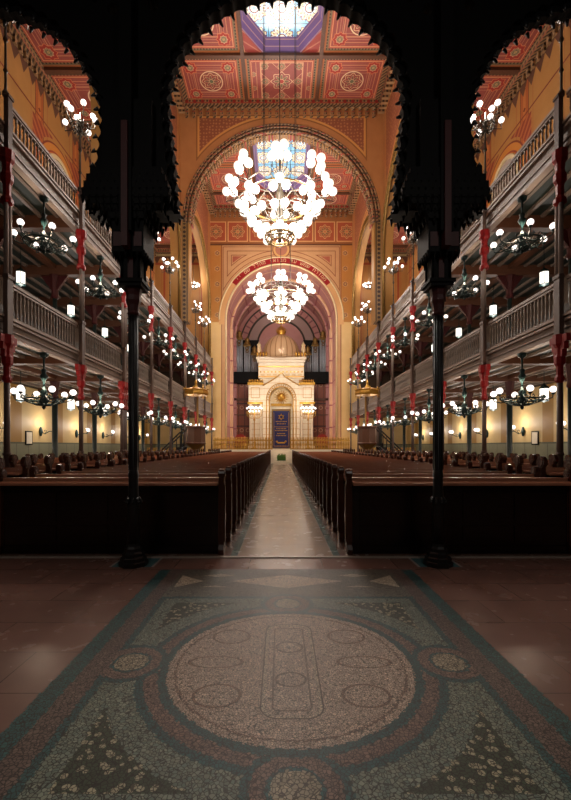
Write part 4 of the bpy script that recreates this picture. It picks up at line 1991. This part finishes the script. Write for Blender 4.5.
# green plant at the steps
t = thing('plant_box', 'green leafy plant box in front of the white steps', 'plant', (0, 31.75, 0))
m = MB()
m.box(-.33, .33, -.14, .14, 0, .28)
m.build('box', 'white_stone', t)
m = MB()
for i in range(170):
    x, y, z = random.uniform(-.33, .33), random.uniform(-.15, .15), random.uniform(.24, .78)
    a = random.uniform(0, PI)
    d = Vector((math.cos(a) * .08, .03, random.uniform(.03, .1)))
    e = Vector((-math.sin(a) * .03, .02, .02))
    q = Vector((x, y, z))
    m.b.faces.new([m.b.verts.new(q - e), m.b.verts.new(q + d), m.b.verts.new(q + e), m.b.verts.new(q - d * .6)])
m.box(-.31, .31, -.12, .12, .28, .70)
m.build('leaves', 'hedge_green', t)

# ------------------------------------------------------------------ ark
AY = 40.0
ark = thing('holy_ark', 'white and gold domed ark with blue curtain standing in the chancel', 'ark', (0, AY, PZ))
def zz(y): return 1.4 + (446 - y) / 10.375 - PZ
m = MB()
# wings: entablature blocks with cresting, back wall behind
for s in (-1, 1):
    m = MB()
    a, c = sorted((s * 1.75, s * 3.15))
    m.box(a, c, 0.0, 1.4, zz(403), zz(384))
    a, c = sorted((s * 1.75, s * 3.05))
    m.box(a, c, .9, 1.6, 0, zz(403))
    m.box(min(s * 1.7, s * 3.2), max(s * 1.7, s * 3.2), -.1, 1.5, 0, .28)
    m.build('wing_block', 'ark_face', ark)
for s in (-1, 1):
    m = MB()
    a, c = sorted((s * 1.7, s * 3.25))
    m.box(a, c, -.1, 1.5, zz(385), zz(382.5))
    m.box(a, c, -.08, 1.5, zz(404), zz(402))
    for i in range(9):
        x = s * (1.8 + i * .16)
        m.lathe([(0, 0), (.06, .02), (.05, .1), (.075, .18), (.02, .3), (0, .34)], (x, 0, zz(382.5)), 6)
    # framed gold square
    cx = s * 2.5
    for (w, h) in ((.42, .06),):
        m.box(cx - .42, cx + .42, -.03, 0, zz(398), zz(398) + .05)
        m.box(cx - .42, cx + .42, -.03, 0, zz(388), zz(388) + .05)
        m.box(cx - .42, cx - .37, -.03, 0, zz(398), zz(388))
        m.box(cx + .37, cx + .42, -.03, 0, zz(398), zz(388))
    m.build('wing_gilding', 'gilt', ark)
for s in (-1, 1):
    for x in (1.95, 2.98):
        m = MB()
        m.lathe([(.17, .28), (.17, .42), (.12, .48), (.11, .6), (.10, zz(408)), (.16, zz(406)), (.18, zz(403.5))], (s * x, .12, 0), 12)
        m.build('column', 'white_stone', ark)
# central body with ogee gable
def ogee(hw, z0, z1, zp):
    pts = [(-hw, 0), (hw, 0), (hw, z0)]
    n = 12
    right = []
    for i in range(n + 1):
        t = i / n
        x = hw * (1 - t)
        z = z0 + (zp - z0) * (0.75 * math.sin(t * PI / 2) * (1 - t * .25) + .4375 * t * t)
        right.append((x, z))
    pts += right[1:]
    pts += [(-x, z) for x, z in right[::-1][1:]]
    return pts
def scale_z(pts):
    return pts
gab = [(-1.75, 0), (1.75, 0), (1.75, zz(386)), (1.1, zz(382)), (.65, zz(379)), (.3, zz(376.5)), (0, zz(373)), (-.3, zz(376.5)), (-.65, zz(379)), (-1.1, zz(382)), (-1.75, zz(386))]
arc_in = [(1.12, .0)] + [(1.12 * math.cos(t), zz(400) + 1.25 * math.sin(t)) for t in [PI * i / 20 for i in range(21)]] + [(-1.12, .0)]
o = [(-1.75, 0)] + arc_in[::-1] + [(1.75, 0)] + gab[2:]
curve_plate('central_front', [o], -.25, .15, 'y', 'ark_face', ark)
m = MB()
m.box(-1.75, 1.75, .15, 1.8, 0, zz(379))
m.build('central_body', 'ark_face', ark)
m = MB()
for rr, th in ((1.14, .06), (1.42, .05)):
    m.tube([(rr, -.27, .0), (rr, -.27, zz(402))] + [(rr * math.cos(PI * i / 24), -.27, zz(400) + rr * 1.1 * math.sin(PI * i / 24)) for i in range(25)] + [(-rr, -.27, zz(402)), (-rr, -.27, 0)], th, 6)
for i in range(19):
    t = PI * i / 18
    m.sphere((1.28 * math.cos(t), -.27, zz(400) + 1.41 * math.sin(t)), .065, 8, 6)
m.tube([(x, -.27, z + .0) for x, z in gab[2:]], .06, 6)
m.build('arch_gilding', 'gilt', ark)
# lunette with sunburst
m = MB()
m.prism([(-1.0, zz(402))] + [(1.0 * math.cos(PI - PI * i / 20), zz(400) + 1.12 * math.sin(PI * i / 20)) for i in range(21)] + [(1.0, zz(402))], .05, .14, 'y')
m.build('lunette', 'cream_stone', ark)
m = MB()
m.sphere((0, .02, zz(397)), .40, 14, 8)
for i in range(16):
    a = 2 * PI * i / 16
    m.cyl((.25 * math.cos(a), .02, zz(397) + .25 * math.sin(a)), (.72 * math.cos(a), .02, zz(397) + .72 * math.sin(a)), .07, .02, 5)
m.box(-1.0, 1.0, -.05, .05, zz(406), zz(403.5))
m.build('sunburst', 'gilt', ark)
# attic
m = MB()
m.box(-2.2, 2.2, .1, 2.3, zz(378), zz(362))
m.box(-2.05, 2.05, .2, 2.2, zz(384), zz(378))
m.box(-2.3, 2.3, .0, 2.4, zz(362), zz(359.5))
m.box(-2.42, 2.42, -.1, 2.5, zz(359.5), zz(357))
m.build('attic', 'white_stone', ark)
m = MB()
for zc_ in (zz(377), zz(367)):
    m.box(-2.24, 2.24, .05, .12, zc_, zc_ + .1)
for i in range(12):
    x = -2.0 + 4.0 * i / 11
    m.cyl((x, .05, zz(371.7)), (x, .12, zz(371.7)), .09, n=8)
for i in range(17):
    x = -2.3 + 4.6 * i / 16
    m.lathe([(0, 0), (.10, .03), (.07, .16), (.14, .30), (.04, .5 + (.2 if i == 8 else 0)), (0, .56 + (.25 if i == 8 else 0))], (x, -.02, zz(357)), 6)
m.build('attic_cresting', 'gilt', ark)
m = MB()
for i in range(7):
    m.box(-2.0 + i * .6, -1.6 + i * .6, .07, .11, zz(376) + .05, zz(373.6))
m.build('attic_panels', 'cream_stone', ark)
# dome
m = MB()
pr = []
for i in range(15):
    t = i / 14
    ang = -0.25 + (PI / 2 + .25) * t
    r = 1.82 * math.cos(ang)
    z = 1.95 * math.sin(ang) + .48
    pr.append((max(r, .02), z))
m.lathe(pr, (0, 0, 0), 40)
dm = m.build('dome', 'ark_dome_shell', ark, (0, 1.2, zz(357)))
m = MB()
zt_ = zz(357) + 2.35
m.lathe([(.40, -.12), (.42, 0), (.32, .12), (.44, .26), (.50, .42), (.34, .60), (.12, .72), (.16, .82), (.06, .98), (.05, 1.25), (0, 1.3)], (0, 1.2, zt_), 12)
for i in range(8):
    a = 2 * PI * i / 8
    m.tube([(.42 * math.cos(a), 1.2 + .42 * math.sin(a), zt_ + .3), (.5 * math.cos(a), 1.2 + .5 * math.sin(a), zt_ + .6), (.2 * math.cos(a), 1.2 + .2 * math.sin(a), zt_ + .85)], .035, 5)
m.build('crown_finial', 'gilt', ark)
for sx in (-1, 1):
    m = MB()
    m.lathe([(.16, 0), (.2, .1), (.14, .25), (.24, .7), (.16, 1.1), (.22, 1.2), (.10, 1.35), (0, 1.6)], (sx * 2.15, .25, zz(357)), 8)
    m.build('corner_urn', 'cream_stone', ark)
# curtain and frame
m = MB()
m.box(-.92, .92, -.02, .05, 0.05, zz(409))
m.build('door_frame', 'old_gold', ark)
m = MB()
n = 40
cz0, cz1 = .12, zz(411)
for i in range(n):
    xa, xb = -.80 + 1.6 * i / n, -.80 + 1.6 * (i + 1) / n
    ya, yb = -.06 + .018 * math.sin(i * 1.3), -.06 + .018 * math.sin((i + 1) * 1.3)
    m.b.faces.new([m.b.verts.new(q) for q in ((xa, ya, cz0), (xb, yb, cz0), (xb, yb, cz1), (xa, ya, cz1))]).smooth = True
m.b.verts.ensure_lookup_table()
cu_ = m.build('curtain', 'ark_curtain_cloth', ark)
m = MB()
yy = -.095
ztop = zz(417)
for flip in (0, 1):
    tri = [(.30 * math.cos(PI / 2 + flip * PI + 2 * PI * i / 3), yy, ztop + .30 * math.sin(PI / 2 + flip * PI + 2 * PI * i / 3)) for i in range(3)]
    for i in range(3):
        m.cyl(tri[i], tri[(i + 1) % 3], .025, n=5)
for (zrow, half) in ((zz(422), .55), (zz(424.3), .45), (zz(429), .5), (zz(431), .6), (zz(434), .4), (zz(436), .5), (zz(446.5), .45)):
    k = int(half * 2 / .13)
    for i in range(k):
        x = -half + 2 * half * (i + .5) / k
        m.box(x - .04, x + .04, yy, yy + .02, zrow, zrow + .085)
m.box(-.66, .66, yy, yy + .02, zz(427), zz(427) + .035)
for s in (-1, 1):
    m.box(s * .70 - .015, s * .70 + .015, yy, yy + .02, .25, cz1 - .15)
m.box(-.70, .70, yy, yy + .02, .25, .29)
m.box(-.36, .36, yy, yy + .03, zz(443.5), zz(443.5) + .14)
for s in (-1, 1):
    m.sphere((s * .42, yy, zz(441.5)), .10, 8, 6)
m.build('gold_embroidery', 'gilt', ark)

# candelabra beside the ark
def make_menorah(label, x):
    t = thing('standing_candelabrum', label, 'candelabrum', (x, 38.6, PZ), 'candelabra beside the ark')
    m = MB()
    m.lathe([(0, 0), (.28, 0), (.26, .12), (.10, .2), (.06, .5), (.12, .6), (.05, .75), (.045, 2.6), (.12, 2.7), (.05, 2.85), (.045, 3.6)], n=10)
    m.build('stem', 'gilt', t)
    m = MB()
    pts = []
    for i in range(-4, 5):
        if i:
            m.tube([(0, 0, 2.9), (i * .09, 0, 2.85), (i * .17, 0, 3.1), (i * .17, 0, 3.55)], .025, 5)
        pts.append((i * .17, 0, 3.78 + (.1 if i % 2 else 0)))
    m.torus((0, 0, 3.25), .5, .03, n=16)
    m.build('branches', 'gilt', t)
    g0 = None
    for q in pts:
        if g0 is None:
            g0 = globe_mesh(.085).build('globe', 'small_globe_glass', t, q)
        else:
            c = g0.copy()
            COL.objects.link(c)
            c.parent = t
            c.location = q
    for i in (-1, 1):
        for j in range(4):
            c = g0.copy()
            COL.objects.link(c)
            c.parent = t
            c.location = ((j - 1.5) * .3, i * .3, 3.5)
    lamp(t, (0, -.5, 4.2), ARK_LAMP_W, .3)
    return t


make_menorah('gilt many-lamp candelabrum left of the ark curtain', -2.5)
make_menorah('gilt many-lamp candelabrum right of the ark curtain', 2.5)

# organ behind the ark
for s, side in ((-1, 'left'), (1, 'right')):
    t = thing('organ_case', 'grey organ pipes with gilt tops above a dark balcony, %s of the ark' % side, 'organ', (0, 42.6, 0), 'organ cases')
    a, c = sorted((s * 2.3, s * 4.8))
    m = MB()
    m.box(a, c, .5, 1.2, 7.9, 12.4)
    m.build('case', 'black_wood', t)
    m = MB()
    m.box(a, c, -.7, 1.0, 7.75, 8.1)
    m.box(a, c, -.7, -.6, 8.1, 8.9)
    m.build('balcony', 'black_wood', t)
    tops = [12.9, 12.2, 11.3]
    xs_ = [4.3, 3.5, 2.75]
    p0 = None
    for gi, (tx, tp) in enumerate(zip(xs_, tops)):
        for j in range(4):
            x = s * (tx + (j - 1.5) * .17)
            m = MB()
            m.cyl((x, .2 - .06 * (1.5 - abs(j - 1.5)), 8.2), (x, .2 - .06 * (1.5 - abs(j - 1.5)), tp - .5), .078, n=10)
            m.build('pipe', 'organ_pipe', t)
        m = MB()
        m.box(s * tx - .38, s * tx + .38, -.02, .5, tp - .55, tp - .42)
        m.lathe([(.34, -.42), (.34, -.3), (.2, .0), (.3, .12), (.1, .35), (0, .5)], (s * tx, .15, tp), 10)
        m.torus((s * tx, -.05, tp - .75), .16, .05, 'y', 12)
        m.torus((s * tx, -.05, tp - 1.1), .12, .04, 'y', 12)
        m.build('gilt_crest', 'old_gold', t)
    t = thing('choir_panelling', 'reddish carved wooden panelling below the organ, %s of the ark' % side, 'panelling', (0, 42.3, PZ))
    a, c = sorted((s * 2.3, s * 4.8))
    m = MB()
    m.box(a, c, 0, .3, 0, 6.6)
    m.build('panel', 'wood_panelling', t)
    m = MB()
    m.box(a, c, -.1, .3, 4.9, 5.15)
    m.box(a, c, -.1, .3, 3.4, 3.5)
    m.build('cornice', 'beam_brown', t)
    # red armchairs
    t = thing('armchair', 'small crimson upholstered armchair on the platform %s of the ark' % side, 'chair', (s * 3.9, 39.2, PZ))
    m = MB()
    m.box(-.5, .5, -.35, .35, .3, .55)
    m.build('seat', 'crimson_velvet', t)
    m = MB()
    m.prism([(-.5, .5), (.5, .5), (.5, 1.1), (.3, 1.35), (0, 1.42), (-.3, 1.35), (-.5, 1.1)], .25, .38, 'y')
    m.build('backrest', 'crimson_velvet', t)
    for (x, y) in ((-.45, -.3), (.45, -.3), (-.45, .3), (.45, .3)):
        m = MB()
        m.cyl((x, y, 0), (x, y, .32), .04, n=6)
        m.build('leg', 'pew_dark', t)

# pulpits by the main piers
def make_pulpit(s, side):
    t = thing('pulpit', 'octagonal pulpit with gilt canopy and dark stair by the %s pier' % side, 'pulpit', (s * 5.0, 24.2, 0))
    m = MB()
    m.lathe([(0, 0), (.3, 0), (.25, .15), (.12, .4), (.12, 1.0), (.25, 1.25), (.55, 1.5), (0, 1.5)], n=8, smooth=False)
    m.build('pedestal', 'old_gold', t)
    m = MB()
    m.lathe([(.55, 1.5), (.60, 1.56), (.52, 1.62), (.52, 2.42), (.60, 2.46), (.60, 2.54), (0, 2.54)], n=8, smooth=False)
    m.build('body', 'beam_brown', t)
    m = MB()
    m.lathe([(.05, 4.32), (.70, 4.36), (.74, 4.44), (.70, 4.62), (.76, 4.66), (.60, 4.72), (.15, 4.82), (.06, 5.0), (.09, 5.1), (0, 5.3)], n=8, smooth=False)
    for i in range(8):
        a = 2 * PI * i / 8
        m.lathe([(.04, 4.64), (.05, 4.72), (0, 4.84)], (.7 * math.cos(a), .7 * math.sin(a), 0), 6)
        m.cyl((.68 * math.cos(a), .68 * math.sin(a), 4.34), (.68 * math.cos(a), .68 * math.sin(a), 4.18), .03, .005, 5)
    m.build('canopy', 'gilt', t)
    m = MB()
    m.box(-.05, .05, .50, .58, 2.54, 4.4)
    m.build('canopy_post', 'old_gold', t)
    m = MB()
    for i in range(7):
        x = s * (.6 + i * .22)
        zt2 = 1.55 - i * .22
        m.box(min(x, x + s * .24), max(x, x + s * .24), -.35, .35, zt2 - .2, zt2)
    for sy in (-.38, .38):
        m.tube([(s * .6, sy, 1.35), (s * 2.1, sy, -.0 + .05)], .06, 5)
        m.tube([(s * .5, sy, 2.5), (s * 2.1, sy, .95)], .045, 5)
        for i in range(8):
            x = .6 + i * .21
            m.cyl((s * x, sy, 1.4 - (x - .6) * .93), (s * x, sy, 2.38 - (x - .6) * .95), .022, n=5)
    m.build('stair', 'black_iron', t)
    # lamp cluster on the canopy
    return t


make_pulpit(-1, 'left')
make_pulpit(1, 'right')


# ------------------------------------------------------------------ added vestibule lamps (unseen behind the viewer, to light the foreground floor)
def make_added_vestibule_lamp(label, loc):
    t = thing('added_vestibule_lamp', label, 'lamp', loc, 'added vestibule lamps')
    m = MB()
    m.sphere((0, 0, 0), .22, 16, 10)
    m.build('globe', 'globe_glass', t)
    m = MB()
    m.lathe([(.10, .18), (.12, .24), (.03, .3), (.012, .35), (.012, 7.7 - loc[2])], n=8)
    m.build('hanger', 'bronze_iron', t)
    lamp(t, (0, 0, -.36), VESTIBULE_W, .25, col=(1.0, .92, .84))
    return t


make_added_vestibule_lamp('added white globe lamp hanging unseen in the vestibule, left side', (-2.6, -.6, 6.2))
make_added_vestibule_lamp('added white globe lamp hanging unseen in the vestibule, right side', (2.6, -.6, 6.2))
